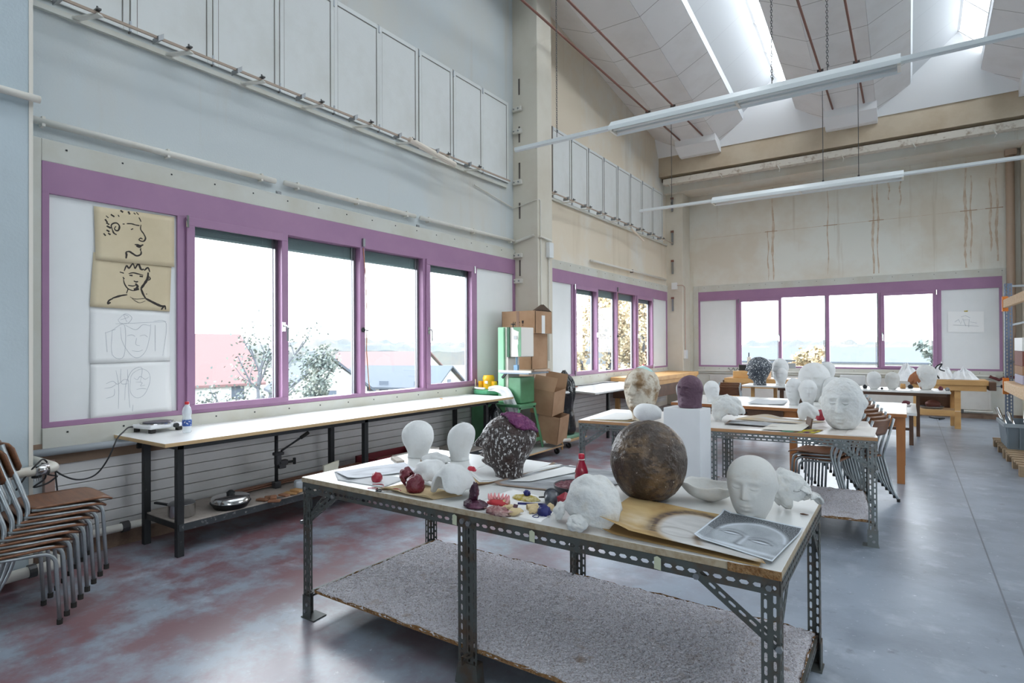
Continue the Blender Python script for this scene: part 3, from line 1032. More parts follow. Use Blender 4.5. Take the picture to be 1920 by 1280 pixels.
def steel_table(label, org, rz, W_, D, H, m, shelf_z, mids, edge, top_mat, seed, rail_rows=1):
    """table of slotted steel angle; origin at the front-left corner on the floor."""
    T = empty('work_table', org, rz, label=label, cat='table')
    th = .028
    tb = MB().box(0, W_, 0, D, H - th, H).build('tabletop', [top_mat, edge], T, bevel=.003)
    for p in tb.data.polygons:
        if abs(p.normal.z) < .5:
            p.material_index = 1
    X, Y, Z = Vector((1, 0, 0)), Vector((0, 1, 0)), Vector((0, 0, 1))
    e = .008
    zt = H - th - .002
    for x, dx in ((e, X), (W_ - e, -X)):
        for y, dy in ((e, Y), (D - e, -Y)):
            L = angle('leg', (x, y, .012), (x, y, zt), dx, dy, T, m)
            foot = MB()
            o = Vector((x, y, 0))
            foot.poly([o - dx * .012 - dy * .012, o + dx * .10 - dy * .012, o + dx * .09 + dy * .085, o - dx * .012 + dy * .085], (0, 0, .006))
            foot.box(*sorted((x - dx.x * .004, x + dx.x * .066)), *sorted((y - dy.y * .006, y - dy.y * .002)), .004, .13)
            foot.box(*sorted((x - dx.x * .006, x - dx.x * .002)), *sorted((y - dy.y * .004, y + dy.y * .066)), .004, .13)
            foot.build('foot_plate', m, L)
            bolts([(x + dx.x * .025, y - dy.y * .004, .045), (x + dx.x * .045, y - dy.y * .004, .085), (x + dx.x * .03, y - dy.y * .004, H - .06)], L, -dy)
    for x in mids:
        for y, dy in ((e, Y), (D - e, -Y)):
            L = angle('leg', (x, y, .012), (x, y, zt), X, dy, T, m)
            angle('leg_stiffener', (x - .004, y, .012), (x - .004, y, zt), -X, dy, L, m, w=.045, rows=1, rb=2)
            f = MB()
            f.poly([(x - .06, y - dy.y * .015, .0), (x + .075, y - dy.y * .015, .0), (x + .058, y - dy.y * .006, .10), (x - .045, y - dy.y * .006, .10)], (0, dy.y * .05, 0))
            f.build('foot_plate', m, L)
            bolts([(x - .015, y - dy.y * .006, H - .055), (x + .02, y - dy.y * .006, H - .06)], L, -dy, r=.013)
    # rails under the top and under the shelf
    for y, dy in ((e - .005, Y), (D - e + .005, -Y)):
        angle('top_rail', (e, y, zt), (W_ - e, y, zt), -Z, dy, T, m, w=.054, rows=rail_rows, rb=2)
    for x, dx in ((e - .004, X), (W_ - e + .004, -X)):
        angle('end_rail', (x, e, zt), (x, D - e, zt), -Z, dx, T, m, w=.056)
    sz = shelf_z - .022
    for x, dx in ((e + .012, X), (W_ - e - .012, -X)):
        angle('shelf_rail', (x, 0, sz), (x, D, sz), dx, -Z, T, m, w=.04, rows=1, wb=.04)
    for x in mids:
        angle('shelf_rail', (x, -.03, sz), (x, D, sz), X, -Z, T, m, w=.04, rows=1, wb=.04)
    # diagonal braces
    a, bz = .27, .16
    for x0_, x1_ in ((e, e + a), (W_ - e, W_ - e - a)):
        y = e + .006
        p, q = Vector((x0_, y, zt - .045 - bz - .02)), Vector((x1_, y, zt - .035))
        s = (q - p).normalized()
        nrm = s.cross(Y).normalized()
        if nrm.z < 0:
            nrm = -nrm
        br = angle('brace', p - nrm * .02, q - nrm * .02, nrm, Y, T, m, w=.036, rows=1, wb=.022)
        bolts([q + Vector((0, -.012, -.008)), p + Vector((0, -.012, .0))], br, -Y, r=.012)
    for x, sx in ((e + .006, 1), (W_ - e - .006, -1)):
        for y0_, y1_ in ((e, e + .24), (D - e, D - e - .24)):
            p, q = Vector((x, y0_, zt - .24)), Vector((x, y1_, zt - .035))
            s = (q - p).normalized()
            nrm = s.cross(X).normalized()
            if nrm.z < 0:
                nrm = -nrm
            angle('brace', p - nrm * .018, q - nrm * .018, nrm, None, T, m, w=.036, rows=1)
    return T


T1o = (-2.88, 2.08)
T1 = steel_table('long slotted-steel work table in front with carpeted shelf, pale top full of plaster heads', (T1o[0], T1o[1], 0), 0, 2.53, 1.09, .80, STEEL, .165, [1.20], TOPE, TOPW, 1)
carpet_shelf(.075, 2.50, .03, 1.06, .165, T1, 3)
# worn brown corner and tape scraps on the front edge
m = MB()
m.grid(lambda u, v: Vector((2.36 + .172 * u, -.004 - .003 * math.sin(u * 9), .772 + .029 * v + (.004 * noise.noise(Vector((u * 30, v * 5, 1))) if v > .5 else 0))), 30, 4)
m.build('worn_edge', CARPETE, T1, solid=.004)
for x in (1.146, 1.568, 2.113):
    MB().poly([(x - .014, -.010, .725), (x + .012, -.010, .722), (x + .012, -.010, .765), (x - .002, -.010, .772), (x - .014, -.010, .766)], (0, .001, 0)).build('tape_scrap', TAPE, T1)
T2 = steel_table('second slotted-steel work table behind the front one, brown-edged top', (-2.60, 4.93, 0), math.atan2(.27, 2.40), 2.42, 1.05, .835, STEELL, .20, [1.20], mat('orange_edge', (.46, .25, .12), .6), mat('pale_top_second', (.74, .72, .70), .35, n=(2.2, (.60, .52, .45), .45, .8)), 2, 2)
carpet_shelf(.04, 2.39, .02, 1.04, .20, T2, 5, .016)

# --- long steel bench by the first window
B = empty('long_bench', (-4.30, 2.0, 0), label='long black steel bench with pale top along the first window', cat='bench')
tb = MB().box(-.83, 0, 0, 4.35, .842, .87).build('bench_top', [TOPB, mat('ply_edge', (.55, .38, .20), .6)], B, bevel=.003)
for p in tb.data.polygons:
    if abs(p.normal.z) < .5:
        p.material_index = 1
for y in (.15, 1.93, 3.93):
    for x in (-.185, -.70):
        MB().box(x, x + .045, y, y + .05, 0, .79).build('leg', BLACKM, B, bevel=.003)
    MB().box(-.70, -.14, y, y + .05, .79, .84).build('cross_bar', BLACKM, B, bevel=.003)
MB().box(-.165, -.14, .15, 4.2, .79, .84).build('top_rail', BLACKM, B)
MB().box(-.70, -.68, .15, 4.2, .79, .84).build('top_rail', BLACKM, B)
MB().box(-.70, -.145, .17, 3.98, .235, .25).build('shelf', mat('shelf_grey', (.42, .37, .33), .8, n=(12, (.30, .24, .19), .5, .8)), B)
MB().box(-.165, -.135, .16, 3.98, .19, .24).build('shelf_rail', mat('black_worn', (.035, .04, .045), .5, n=(24, (.22, .22, .22), .60, .7)), B)
MB().box(-.70, -.67, .16, 3.98, .19, .24).build('shelf_rail', BLACKM, B)
MB().box(-.66, -.15, .16, .19, .20, .24).build('cross_bar', BLACKM, B)

# --- stacking chair: bent tube frame, plywood seat and back. Local +y is the front


def side_frame(s):
    m = MB()
    x = .185 * s
    m.tube(rnd_path([(x, .205, .015), (x, .185, .405), (x * .97, -.15, .425)], .07, 5), .0105, 8)
    m.tube(rnd_path([(x * 1.06, -.30, .015), (x * 1.04, -.245, .12), (x * 1.02, -.16, .44), (x * .93, -.275, .81)], .05, 5), .0125, 8)
    return m


def make_chair(label, group):
    t = empty('stacking_chair', label=label, cat='chair', group=group)
    for s in (-1, 1):
        side_frame(s).build('side_frame', CHROME, t, smooth=True)
        for y, x in ((.205, .185), (-.30, .196)):
            MB().tube([(x * s, y, 0), (x * s, y, .028)], .0145, 8).build('foot_cap', RUBBER, t)
    m = MB()

    def seat(u, v):
        y = -.17 + .42 * v
        wx = .185 + .012 * math.sin(v * PI)
        if v > .85:
            wx -= .05 * ((v - .85) / .15) ** 2
        if v < .1:
            wx -= .04 * ((.1 - v) / .1) ** 2
        x = (u - .5) * 2 * wx
        z = .436 - .014 * math.cos(x / .19 * PI / 2) * math.sin(min(1, v * 1.3) * PI) + (0 if v < .8 else -.030 * ((v - .8) / .2) ** 2)
        return Vector((x, y, z))
    m.grid(seat, 12, 14)
    m.build('seat', CHAIRW, t, smooth=True, solid=.011)
    m = MB()

    def back(u, v):
        a = (u - .5) * 2
        z = .655 + .16 * v
        hx = .19
        if abs(a) > .8:
            z = .735 + (z - .735) * (1 - .35 * ((abs(a) - .8) / .2) ** 2)
        return Vector((a * hx, -.205 - .30 * (z - .66) - .045 * (1 - a * a) + .016, z))
    m.grid(back, 14, 6)
    m.build('backrest', CHAIRW, t, smooth=True, solid=.010)
    return t


ch0 = make_chair('brown plywood stacking chair in the tall stack at far left, by the blue-white column', 'stack of chairs by the blue-white column')


def chair_stack(first, pos, rz, n, step, label, group):
    for k in range(n):
        c = ch0 if (first and k == 0) else copy_tree(ch0)
        c.location = (pos[0] + step[0] * k, pos[1] + step[1] * k, step[2] * k)
        c.rotation_euler = (0, 0, rz)
        lab = label
        if k == n - 1:
            lab = label.replace('stacking chair in', 'stacking chair, topmost of')
        elif k == 0:
            lab = label.replace('stacking chair in', 'stacking chair, lowest of')
        c['label'] = lab
        c['group'] = group


chair_stack(True, (-4.15, 1.09), R(-6), 8, (-.011, .037, .030), 'brown plywood stacking chair in the tall stack by the blue-white column', 'stack of chairs by the blue-white column')
rb = R(62)
chair_stack(False, (-.447, 6.79), rb, 8, (-.88 * .037, .47 * .037, .031), 'plywood stacking chair in the leaning stack behind the second steel table', 'taller stack behind the second steel table')
chair_stack(False, (-.676, 6.47), R(78), 3, (-.98 * .030, .20 * .030, .030), 'plywood stacking chair in the low stack under the second steel table', 'low stack half under the second steel table')
chair_stack(False, (-2.62, 10.75), R(8), 3, (0, .035, .03), 'orange-brown plywood stacking chair in the small stack by the left joiner bench', 'small stack by the left joiner bench')

# --- other tables and benches
def plain_table(label, x0, x1, y0, y1, z, top_m, leg_m, legs, th=.03, apron=.0, lw=.06, name='table', cat='table', apron_m=None, taper=0):
    T = empty(name, (x0, y0, 0), label=label, cat=cat)
    MB().box(0, x1 - x0, 0, y1 - y0, z - th, z).build('tabletop', top_m, T, bevel=.004)
    for (lx, ly) in legs:
        lx -= x0
        ly -= y0
        m = MB()
        m.poly([(lx + taper, ly + taper, 0), (lx + lw - taper, ly + taper, 0), (lx + lw, ly, z - th), (lx, ly, z - th)], (0, lw, 0))
        m.build('leg', leg_m, T, bevel=.003)
    if apron:
        m = MB()
        m.box(.06, x1 - x0 - .06, .045, .065, z - th - apron, z - th).build('apron', apron_m or leg_m, T)
        MB().box(.06, x1 - x0 - .06, y1 - y0 - .065, y1 - y0 - .045, z - th - apron, z - th).build('apron', apron_m or leg_m, T)
        for xx in (.03, x1 - x0 - .05):
            MB().box(xx, xx + .02, .1, y1 - y0 - .1, z - th - apron, z - th).build('apron', apron_m or leg_m, T)
    return T


T3 = plain_table('long orange-brown wooden table with pale top behind the second steel table', -2.64, -.02, 7.66, 9.0, .775, TOPB, ORANGEW,
                 [(-2.56, 7.70), (-1.20, 7.70), (-.12, 7.70), (-2.56, 8.88), (-.12, 8.88)], .04, .11, .085, taper=.006)
t3t = [c for c in T3.children if c.name.startswith('tabletop')][0]
t3t.data.materials.append(ORANGEW)
for p in t3t.data.polygons:
    if abs(p.normal.z) < .5:
        p.material_index = 1
dr = MB().box(.25, 1.38, .03, .048, .64, .73).build('drawer', DARKW, T3, bevel=.004)
MB().lathe([(0, 0), (.012, 0), (.014, .02), (0, .025)], (0, 0, 0), 10, Matrix.Translation((.95, .03, .685)) @ Matrix.Rotation(R(90), 4, 'X')).build('knob', BLACKM, dr)
dr = MB().box(1.54, 2.5, .03, .048, .64, .73).build('drawer', ORANGEW, T3, bevel=.004)
T4 = plain_table('white-topped table carrying the dark speckled head, before the left joiner bench', -2.46, -1.15, 10.78, 11.5, .82, TOPB, BEECH, [(-2.30, 10.85), (-2.02, 11.35)], .025, 0, .055)
MB().box(.63, .69, .06, .12, 0, .795).build('leg', DARKW, T4)
MB().box(.60, 1.2, .04, .10, .75, .795).build('apron', DARKW, T4)
T5 = plain_table('dark-edged white table with small plaster heads before the right joiner bench', -1.05, .53, 11.05, 11.85, .80, TOPB, DARKW, [(-.98, 11.1), (-.98, 11.75), (.1, 11.75)], .03, .05, .05)
MB().box(.5, .503, .04, .045, .5, .77).build('hanging_wire', CHAINM, T5)
T6 = plain_table('low white table with dark legs, beyond the tall chair stack', -.75, .10, 10.62, 12.3, .50, TOPB, DARKW, [(-.68, 10.7), (.0, 10.7), (.0, 12.2)], .045, 0, .055)
MB().box(.1, .75, .09, .12, .22, .26).build('stretcher', DARKW, T6)
m = MB()
m.poly([(-5.1, 8.36, .775), (-4.42, 8.36, .775), (-4.0, 8.15, .775), (-4.0, 10.9, .775), (-5.1, 10.9, .775)], (0, 0, .028))
D2 = empty('desk', (0, 0, 0), label='white-topped desk with clipped corner under the second window', cat='desk')
m.build('tabletop', [TOPB], D2, bevel=.003)
for x, y in ((-4.15, 8.86), (-4.15, 10.7), (-4.95, 8.86)):
    MB().box(x, x + .045, y, y + .045, 0, .775).build('leg', BLACKM, D2)
MB().box(-4.15, -4.12, 8.6, 10.8, .74, .775).build('rail', BLACKM, D2)


def joiner_bench(label, x0, x1, y0, y1, z, ends, legs, shelf=None):
    T = empty('joiner_bench', (x0, y0, 0), label=label, cat='workbench')
    L, D = x1 - x0, y1 - y0
    MB().box(0, L, 0, D, z - .09, z).build('bench_top', BEECH, T, bevel=.005)
    MB().box(.03, L - .03, .02, D - .02, z - .19, z - .09).build('apron', BEECH, T, bevel=.004)
    for lx, ly in legs:
        MB().box(lx, lx + .09, ly, ly + .08, 0, z - .19).build('leg', BEECH, T, bevel=.005)
    if shelf:
        MB().box(legs[0][0], legs[-1][0] + .09, .04, D - .04, shelf - .02, shelf).build('shelf', PINE, T)
        MB().box(legs[0][0] + .09, legs[-1][0], .02, .06, shelf - .10, shelf).build('stretcher', BEECH, T)
    if ends:
        v = MB().box(L, L + .10, -.02, D * .6, z - .17, z - .02).build('vise', DARKW, T, bevel=.006)
        MB().tube([(L + .08, D * .3, z - .1), (L + .20, D * .3, z - .1)], .012, 8).build('vise_screw', SILVD, v)
        MB().lathe([(0, -.03), (.03, -.02), (.035, .02), (.02, .05), (0, .05)], (0, 0, 0), 10, Matrix.Translation((L + .20, D * .3, z - .1)) @ Matrix.Rotation(R(90), 4, 'Y')).build('vise_handle', BLACKM, v)
    return T


JL = joiner_bench('beech joiner bench in front of the left part of the far window', -3.10, -1.75, 12.2, 12.9, .86, False, [(.12, .06), (.12, .5), (1.2, .06)])
MB().box(-.02, 0, -.02, .30, .70, .82).build('end_vise', DARKW, JL)
JR = joiner_bench('beech joiner bench with vise and low shelf, by the right far window', .02, 1.16, 13.1, 13.75, .88, True, [(.05, .05), (.05, .5), (.62, .5), (.66, .05)], .33)
MB().box(.14, .62, .56, .58, .33, .69).build('back_board', DARKW, JR)
JW = joiner_bench('heavy worn wooden workbench along the left wall, past the white desk', -5.05, -4.28, 11.0, 14.45, .88, False, [(.65, .1), (.65, 3.2), (.05, .1)])
MB().box(.03, .75, .05, 3.3, .45, .70).build('cabinet', DARKW, JW)


# ================================================================== HEADS
def crom(tab, t):
    """smooth interpolation in a table of (t, value)."""
    n = len(tab)
    for i in range(n - 1):
        if t <= tab[i + 1][0] or i == n - 2:
            a, b = tab[i], tab[i + 1]
            break
    h = (t - a[0]) / max(1e-6, b[0] - a[0])
    h = max(0, min(1, h))
    pa = tab[max(0, i - 1)]
    pb = tab[min(n - 1, i + 2)]
    ma = (b[1] - pa[1]) / max(1e-6, b[0] - pa[0]) * (b[0] - a[0])
    mb_ = (pb[1] - a[1]) / max(1e-6, pb[0] - a[0]) * (b[0] - a[0])
    if i == 0:
        ma = (b[1] - a[1])
    if i == n - 2:
        mb_ = (b[1] - a[1])
    return (2 * h ** 3 - 3 * h * h + 1) * a[1] + (h ** 3 - 2 * h * h + h) * ma + (-2 * h ** 3 + 3 * h * h) * b[1] + (h ** 3 - h * h) * mb_


SHAPES = {
    # z: (half width, front, back), all in units of the height
    'bust': [(0, .21, .19, .24), (.08, .195, .17, .22), (.17, .21, .22, .225), (.22, .235, .30, .23), (.35, .29, .34, .30), (.5, .325, .35, .37), (.65, .345, .36, .42), (.8, .32, .34, .40), (.92, .22, .24, .28), (.98, .11, .12, .14), (1, 0, 0, 0)],
    'head': [(0, .20, .14, .20), (.07, .235, .24, .24), (.2, .30, .33, .30), (.4, .355, .37, .37), (.6, .385, .39, .41), (.75, .37, .37, .39), (.88, .28, .28, .30), (.96, .15, .16, .17), (1, 0, 0, 0)],
    'round': [(0, .16, .16, .16), (.04, .26, .25, .26), (.15, .37, .36, .37), (.35, .455, .44, .45), (.55, .475, .455, .47), (.75, .41, .39, .41), (.9, .27, .26, .28), (.97, .14, .13, .15), (1, 0, 0, 0)],
    'egg': [(0, .30, .28, .28), (.10, .29, .28, .28), (.22, .34, .31, .31), (.42, .42, .37, .38), (.62, .44, .39, .40), (.78, .41, .36, .37), (.9, .29, .26, .27), (.97, .15, .14, .14), (1, 0, 0, 0)],
    'block': [(0, .33, .36, .44), (.06, .36, .40, .38), (.2, .37, .40, .34), (.45, .40, .40, .36), (.65, .41, .41, .38), (.82, .355, .36, .35), (.93, .22, .22, .23), (.98, .11, .12, .12), (1, 0, 0, 0)],
}


def head(name, label, pos, H, shape, m, rz=0, wid=1.0, dep=1.0, face=1.0, lump=.01, lf=3.0, seed=0, group=None, cat='plaster head', tilt=0, chin=.20, res=(44, 36), fine=0, parent=None, lean=None):
    tab = SHAPES[shape]
    A = [(t[0], t[1]) for t in tab]
    Fr = [(t[0], t[2]) for t in tab]
    Bk = [(t[0], t[3]) for t in tab]
    nr, ns = res
    mb = MB()
    rows = []
    rn = random.Random(seed)
    for i in range(nr + 1):
        q = i / nr
        z = 1 - (1 - q) ** 1.9
        z = min(1, z)
        a, fr, bk = max(0, crom(A, z)), max(0, crom(Fr, z)), max(0, crom(Bk, z))
        zc = .5 if shape == 'round' else .62
        if z > zc:
            k = max(0, 1 - ((z - zc) / (1 - zc)) ** 2.1) ** .5
            a, fr, bk = crom(A, zc) * k, crom(Fr, zc) * k, crom(Bk, zc) * k
        if i == nr:
            rows.append([mb.b.verts.new((0, 0, H))])
            continue
        row = []
        s = (z - chin) / (1 - chin)
        for j in range(ns):
            # denser vertices over the face
            t = j / ns
            th = 2 * PI * t
            th = th + .35 * face * math.sin(th) * -1 if face > 0 else th
            sx, cy = math.sin(th), math.cos(th)
            x = a * sx
            y = (fr if cy > 0 else bk) * cy
            if face > 0 and cy > 0:
                g = lambda u, c, w_: math.exp(-((u - c) / w_) ** 2)
                W = .36
                d = 0
                if .33 < s < .66:
                    tt = (.66 - s) / .32
                    prof_ = tt ** 1.2 if s > .36 else max(0, (s - .33) / .03)
                    d += .085 * min(1, prof_) * math.exp(-(x / (.030 + .028 * tt)) ** 2)
                for sg in (-1, 1):
                    ex = (x - sg * .135) / .062
                    d -= .044 * g(x, sg * .125, .070) * g(s, .545, .050)
                    d += .034 * math.exp(-ex ** 2 - ((s - .525) / .028) ** 2)
                    d -= .024 * math.exp(-(ex / 1.1) ** 4) * g(s, .498 + .018 * ex * ex, .009)
                    d += .012 * g(x, sg * .12, .10) * g(s, .645 - .10 * abs(x), .035)
                    d += .014 * g(x, sg * .17, .06) * g(s, .40, .08)
                d += .034 * g(x, 0, .070) * g(s, .232, .022)
                d += .034 * g(x, 0, .058) * g(s, .168, .022)
                d -= .026 * g(x, 0, .080) * g(s, .202 + 1.2 * x * x, .008)
                d -= .012 * g(x, 0, .08) * g(s, .12, .03)
                d += .025 * g(x, 0, .08) * g(s, .04, .05)
                y += d * face * cy ** .3
            v = Vector((x * wid, y * dep, z))
            if face > 0 and abs(cy) < .45 and .40 < s < .66:
                e = math.exp(-((cy + .12) / .16) ** 2) * math.exp(-((s - .52) / .10) ** 2)
                v.x += math.copysign(.030 * e * face, v.x)
            nn = noise.noise_vector(v * lf + Vector((seed * 3.1, 0, 0)))
            wgt = min(1, z / .05)
            v += nn * lump * wgt
            if fine:
                v += noise.noise_vector(v * 22 + Vector((seed, 0, 0))) * fine * wgt
            if lean:
                v.x += lean[0] * z * z
                v.y += lean[1] * z * z
            row.append(mb.b.verts.new(v * H))
        rows.append(row)
    for p, q in zip(rows, rows[1:]):
        for j in range(ns):
            k = (j + 1) % ns
            if len(q) == 1:
                mb.b.faces.new((p[j], p[k], q[0]))
            else:
                mb.b.faces.new((p[j], p[k], q[k], q[j]))
    mb.b.faces.new(list(reversed(rows[0])))
    o = mb.build(name, m, parent, smooth=True, loc=pos)
    o.rotation_euler = (tilt, 0, rz) if not isinstance(tilt, tuple) else (tilt[0], tilt[1], rz)
    if not parent:
        tag(o, label, cat, group)
    return o


def toward(x, y, turn=0):
    """heading of something at (x, y) whose face looks at the middle of the room front, turned by `turn` degrees."""
    a = math.atan2(-y, -x) + R(turn)
    return a - PI / 2


def lumpy(name, m, size, lump=.12, lf=2.5, seed=0, res=(20, 14), flat=.25, parent=None, loc=None, rz=0, tags=None, fine=0, rot=None):
    """an irregular solid lump with a flattened underside resting on z=0."""
    mb = MB()
    nu, nv = res
    rows = []
    for i in range(nv + 1):
        ph = PI * i / nv
        if i in (0, nv):
            pts = [Vector((0, 0, math.cos(ph)))]
        else:
            pts = [Vector((math.sin(ph) * math.cos(2 * PI * j / nu), math.sin(ph) * math.sin(2 * PI * j / nu), math.cos(ph))) for j in range(nu)]
        row = []
        for p in pts:
            q = p * (1 + lump * noise.noise(p * lf + Vector((seed * 7.3, 1.7, seed))) * 2)
            if fine:
                q += noise.noise_vector(p * 9 + Vector((seed, 3, 0))) * fine
            z = max(q.z, -1 + flat)
            row.append(mb.b.verts.new((q.x * size[0] / 2, q.y * size[1] / 2, (z + 1 - flat) * size[2] / (2 - flat))))
        rows.append(row)
    for p, q in zip(rows, rows[1:]):
        for j in range(nu):
            k = (j + 1) % nu
            if len(p) == 1:
                mb.b.faces.new((p[0], q[k], q[j]))
            elif len(q) == 1:
                mb.b.faces.new((p[j], p[k], q[0]))
            else:
                mb.b.faces.new((p[j], p[k], q[k], q[j]))
    o = mb.build(name, m, parent, smooth=True, loc=loc, rz=rz, tags=tags)
    if rot:
        o.rotation_euler = rot
    return o


def shell(name, m, size, loc, rot=(0, 0, 0), amax=1.5, rag=.18, lump=.08, seed=0, tags=None, parent=None, thick=.008, res=(40, 14), fine=.0, holes=None, notch=None):
    """ragged piece of a hollow plaster shell: dome up, open underneath."""
    mb = MB()
    nu, nv = res
    top = mb.b.verts.new((0, 0, size[2]))
    rows = []
    for i in range(1, nv + 1):
        row = []
        for j in range(nu):
            ph = 2 * PI * j / nu
            am = amax * (1 + rag * noise.noise(Vector((math.cos(ph) * 2.2, math.sin(ph) * 2.2, seed * 1.9))) * 1.6 + rag * .35 * noise.noise(Vector((math.cos(ph) * 9, math.sin(ph) * 9, seed))))
            if notch:
                am *= 1 - notch[2] * math.exp(-(((ph - notch[0] + PI) % (2 * PI) - PI) / notch[1]) ** 4)
            t = am * i / nv
            p = Vector((math.sin(t) * math.cos(ph), math.sin(t) * math.sin(ph), math.cos(t)))
            q = p * (1 + lump * 2 * noise.noise(p * 2.3 + Vector((seed, seed * 2.0, 0))))
            if fine:
                q += noise.noise_vector(p * 8 + Vector((seed, 3, 0))) * fine
            row.append(mb.b.verts.new((q.x * size[0] / 2, q.y * size[1] / 2, q.z * size[2])))
        rows.append(row)
    for j in range(nu):
        mb.b.faces.new((top, rows[0][j], rows[0][(j + 1) % nu]))
    for i in range(nv - 1):
        for j in range(nu):
            if holes and (i, j) in holes:
                continue
            k = (j + 1) % nu
            mb.b.faces.new((rows[i][j], rows[i + 1][j], rows[i + 1][k], rows[i][k]))
    zmin = 1e9
    from mathutils import Euler
    E_ = Euler(rot).to_matrix()
    for v in mb.b.verts:
        v.co = E_ @ v.co
        zmin = min(zmin, v.co.z)
    for v in mb.b.verts:
        v.co.z -= zmin - thick / 2
    return mb.build(name, m, parent, smooth=True, loc=loc, solid=thick, tags=tags)


ZT = .80
head('plaster_bust', 'blank white plaster head on a neck, at the far left corner of the front table', (-2.738, 2.891, ZT), .242, 'egg', PLASTER, R(20), 1.0, 1.0, 0, .03, 2.5, 1)
head('plaster_bust', 'white plaster head with a tapering pointed crown, left of the dark speckled head', (-2.432, 2.958, ZT), .252, 'egg', PLASTER, R(-20), .80, .9, 0, .02, 2.2, 4, lean=(.24, 0))
head('plaster_bust', 'white plaster head half hidden behind the big dark speckled head', (-2.03, 2.93, ZT), .245, 'egg', PLASTER, 0, .82, .9, 0, .012, 2.5, 9)
DH = empty('speckled_bust', (-1.873, 2.70, ZT), R(118), label='dark brown head speckled white in profile with purple hair on the front table', cat='sculpted head')
head('head_body', None, (0, 0, 0), .355, 'bust', DARKH, 0, 1.05, 1.12, 2.0, .012, 4, 12, chin=.24, res=(72, 64), fine=.010, parent=DH)
# purple hair cap over the crown
m = MB()


def hair(u, v):
    th = 2 * PI * u
    t = (.80 + .10 * math.sin(3 * th)) * v
    q = Matrix.Rotation(R(30), 3, 'X') @ Vector((math.sin(t) * math.sin(th), math.sin(t) * math.cos(th), math.cos(t)))
    p = Vector((q.x * .128, q.y * .160 - .012, .228 + q.z * .136))
    return p + noise.noise_vector(p * 60) * .009


m.grid(hair, 40, 12)
m.build('hair', mat('purple_hair', (.16, .03, .12), .6, n=(30, (.38, .12, .22), .55, .7), bump=(60, 1.0)), DH, smooth=True, solid=.014)

head('brown_ball', 'big round dark brown papier-mache head without neck on the front table', (-1.052, 2.722, ZT - .004), .385, 'round', BROWN, R(20), .99, .99, 0, .012, 2.6, 3, cat='round sculpture', res=(56, 64), fine=.005)
lumpy('plaster_patch', mat('patch_white', (.80, .80, .80), .7), (.035, .022, .012), .3, 3, 5, (14, 8), .3, parent=bpy.data.objects['brown_ball'], loc=(.115, -.045, .303), rot=(R(-32), R(32), 0))
head('closed_eye_bust', 'white plaster head with closed eyes and smooth bald crown on the front table', (-.564, 2.66, ZT), .268, 'head', PLASTW, toward(-.564, 2.66, -16), .98, .98, 1.15, .005, 2.5, 21, chin=.03, res=(110, 96))

shell('plaster_shell', PLASTW, (.26, .22, .105), (-.80, 2.84, ZT), (R(180), R(4), R(15)), 1.3, .06, .02, 5, ('hollow white plaster bowl fragment left of the closed-eyed head', 'plaster fragment'), thick=.007)
F_ = shell('plaster_fragment', PLASTR, (.15, .14, .10), (-.455, 2.90, ZT), (R(35), R(-25), 0), 1.9, .22, .14, 8, ('crumpled white plaster fragment with flaring scrap behind the closed-eyed head', 'plaster fragment'), fine=.07)
shell('flared_scrap', PLASTR, (.16, .10, .04), (.065, -.03, .03), (R(-20), R(25), R(20)), 1.2, .35, .16, 31, None, F_, fine=.10)
lumpy('plaster_crumb', DARKW, (.03, .012, .006), .3, 3, 2, (10, 6), .3, loc=(-.385, 2.83, ZT), tags=('tiny dark crumb beside the plaster fragment at the table end', 'crumb'))

cm = shell('crumpled_mask', PLASTR, (.23, .20, .145), (-1.085, 2.19, ZT), (R(24), R(10), 0), 1.65, .10, .05, 11, ('crumpled white plaster mask beside the ochre drawing, lying near the front edge', 'plaster mask'), fine=.018, res=(56, 22))
shell('torn_flap', PLASTR, (.10, .08, .05), (-.115, -.02, .0), (R(30), R(-60), 0), 1.2, .18, .12, 14, None, cm, fine=.05)
shell('torn_flap', PLASTR, (.09, .07, .04), (-.02, -.10, .0), (R(70), 0, R(20)), 1.2, .18, .12, 17, None, cm, fine=.05)
mk = shell('plaster_mask', PLASTER, (.22, .20, .135), (-1.875, 2.235, ZT), (R(-6), R(-4), R(20)), 1.5, .08, .04, 23, ('white plaster half-mask with an eye hole, arched open on the left side', 'plaster mask'), res=(64, 22), holes={(i_, j_) for i_ in (7, 8, 9) for j_ in (32, 33, 34, 35) if (i_, j_) not in ((7, 32), (9, 35))}, notch=(R(232), .42, .42))
sm = shell('plaster_mask', PLASTER, (.24, .22, .112), (-2.14, 2.37, ZT), (R(-8), R(6), 0), 1.45, .12, .06, 29, ('white plaster mask with red-stained hole behind the dark red ball', 'plaster mask'), res=(64, 22), holes={(7, 38), (7, 39), (8, 38), (8, 39)})
lumpy('red_stain', REDP, (.030, .02, .010), .3, 3, 6, (12, 6), .3, sm, loc=(-.045, -.050, .088), rot=(R(35), R(-25), 0))
shell('plaster_mask', PLASTER, (.22, .15, .055), (-2.50, 2.80, ZT), (R(4), 0, R(-10)), 1.45, .16, .08, 37, ('shallow white plaster mask lying between the two blank heads', 'plaster mask'))

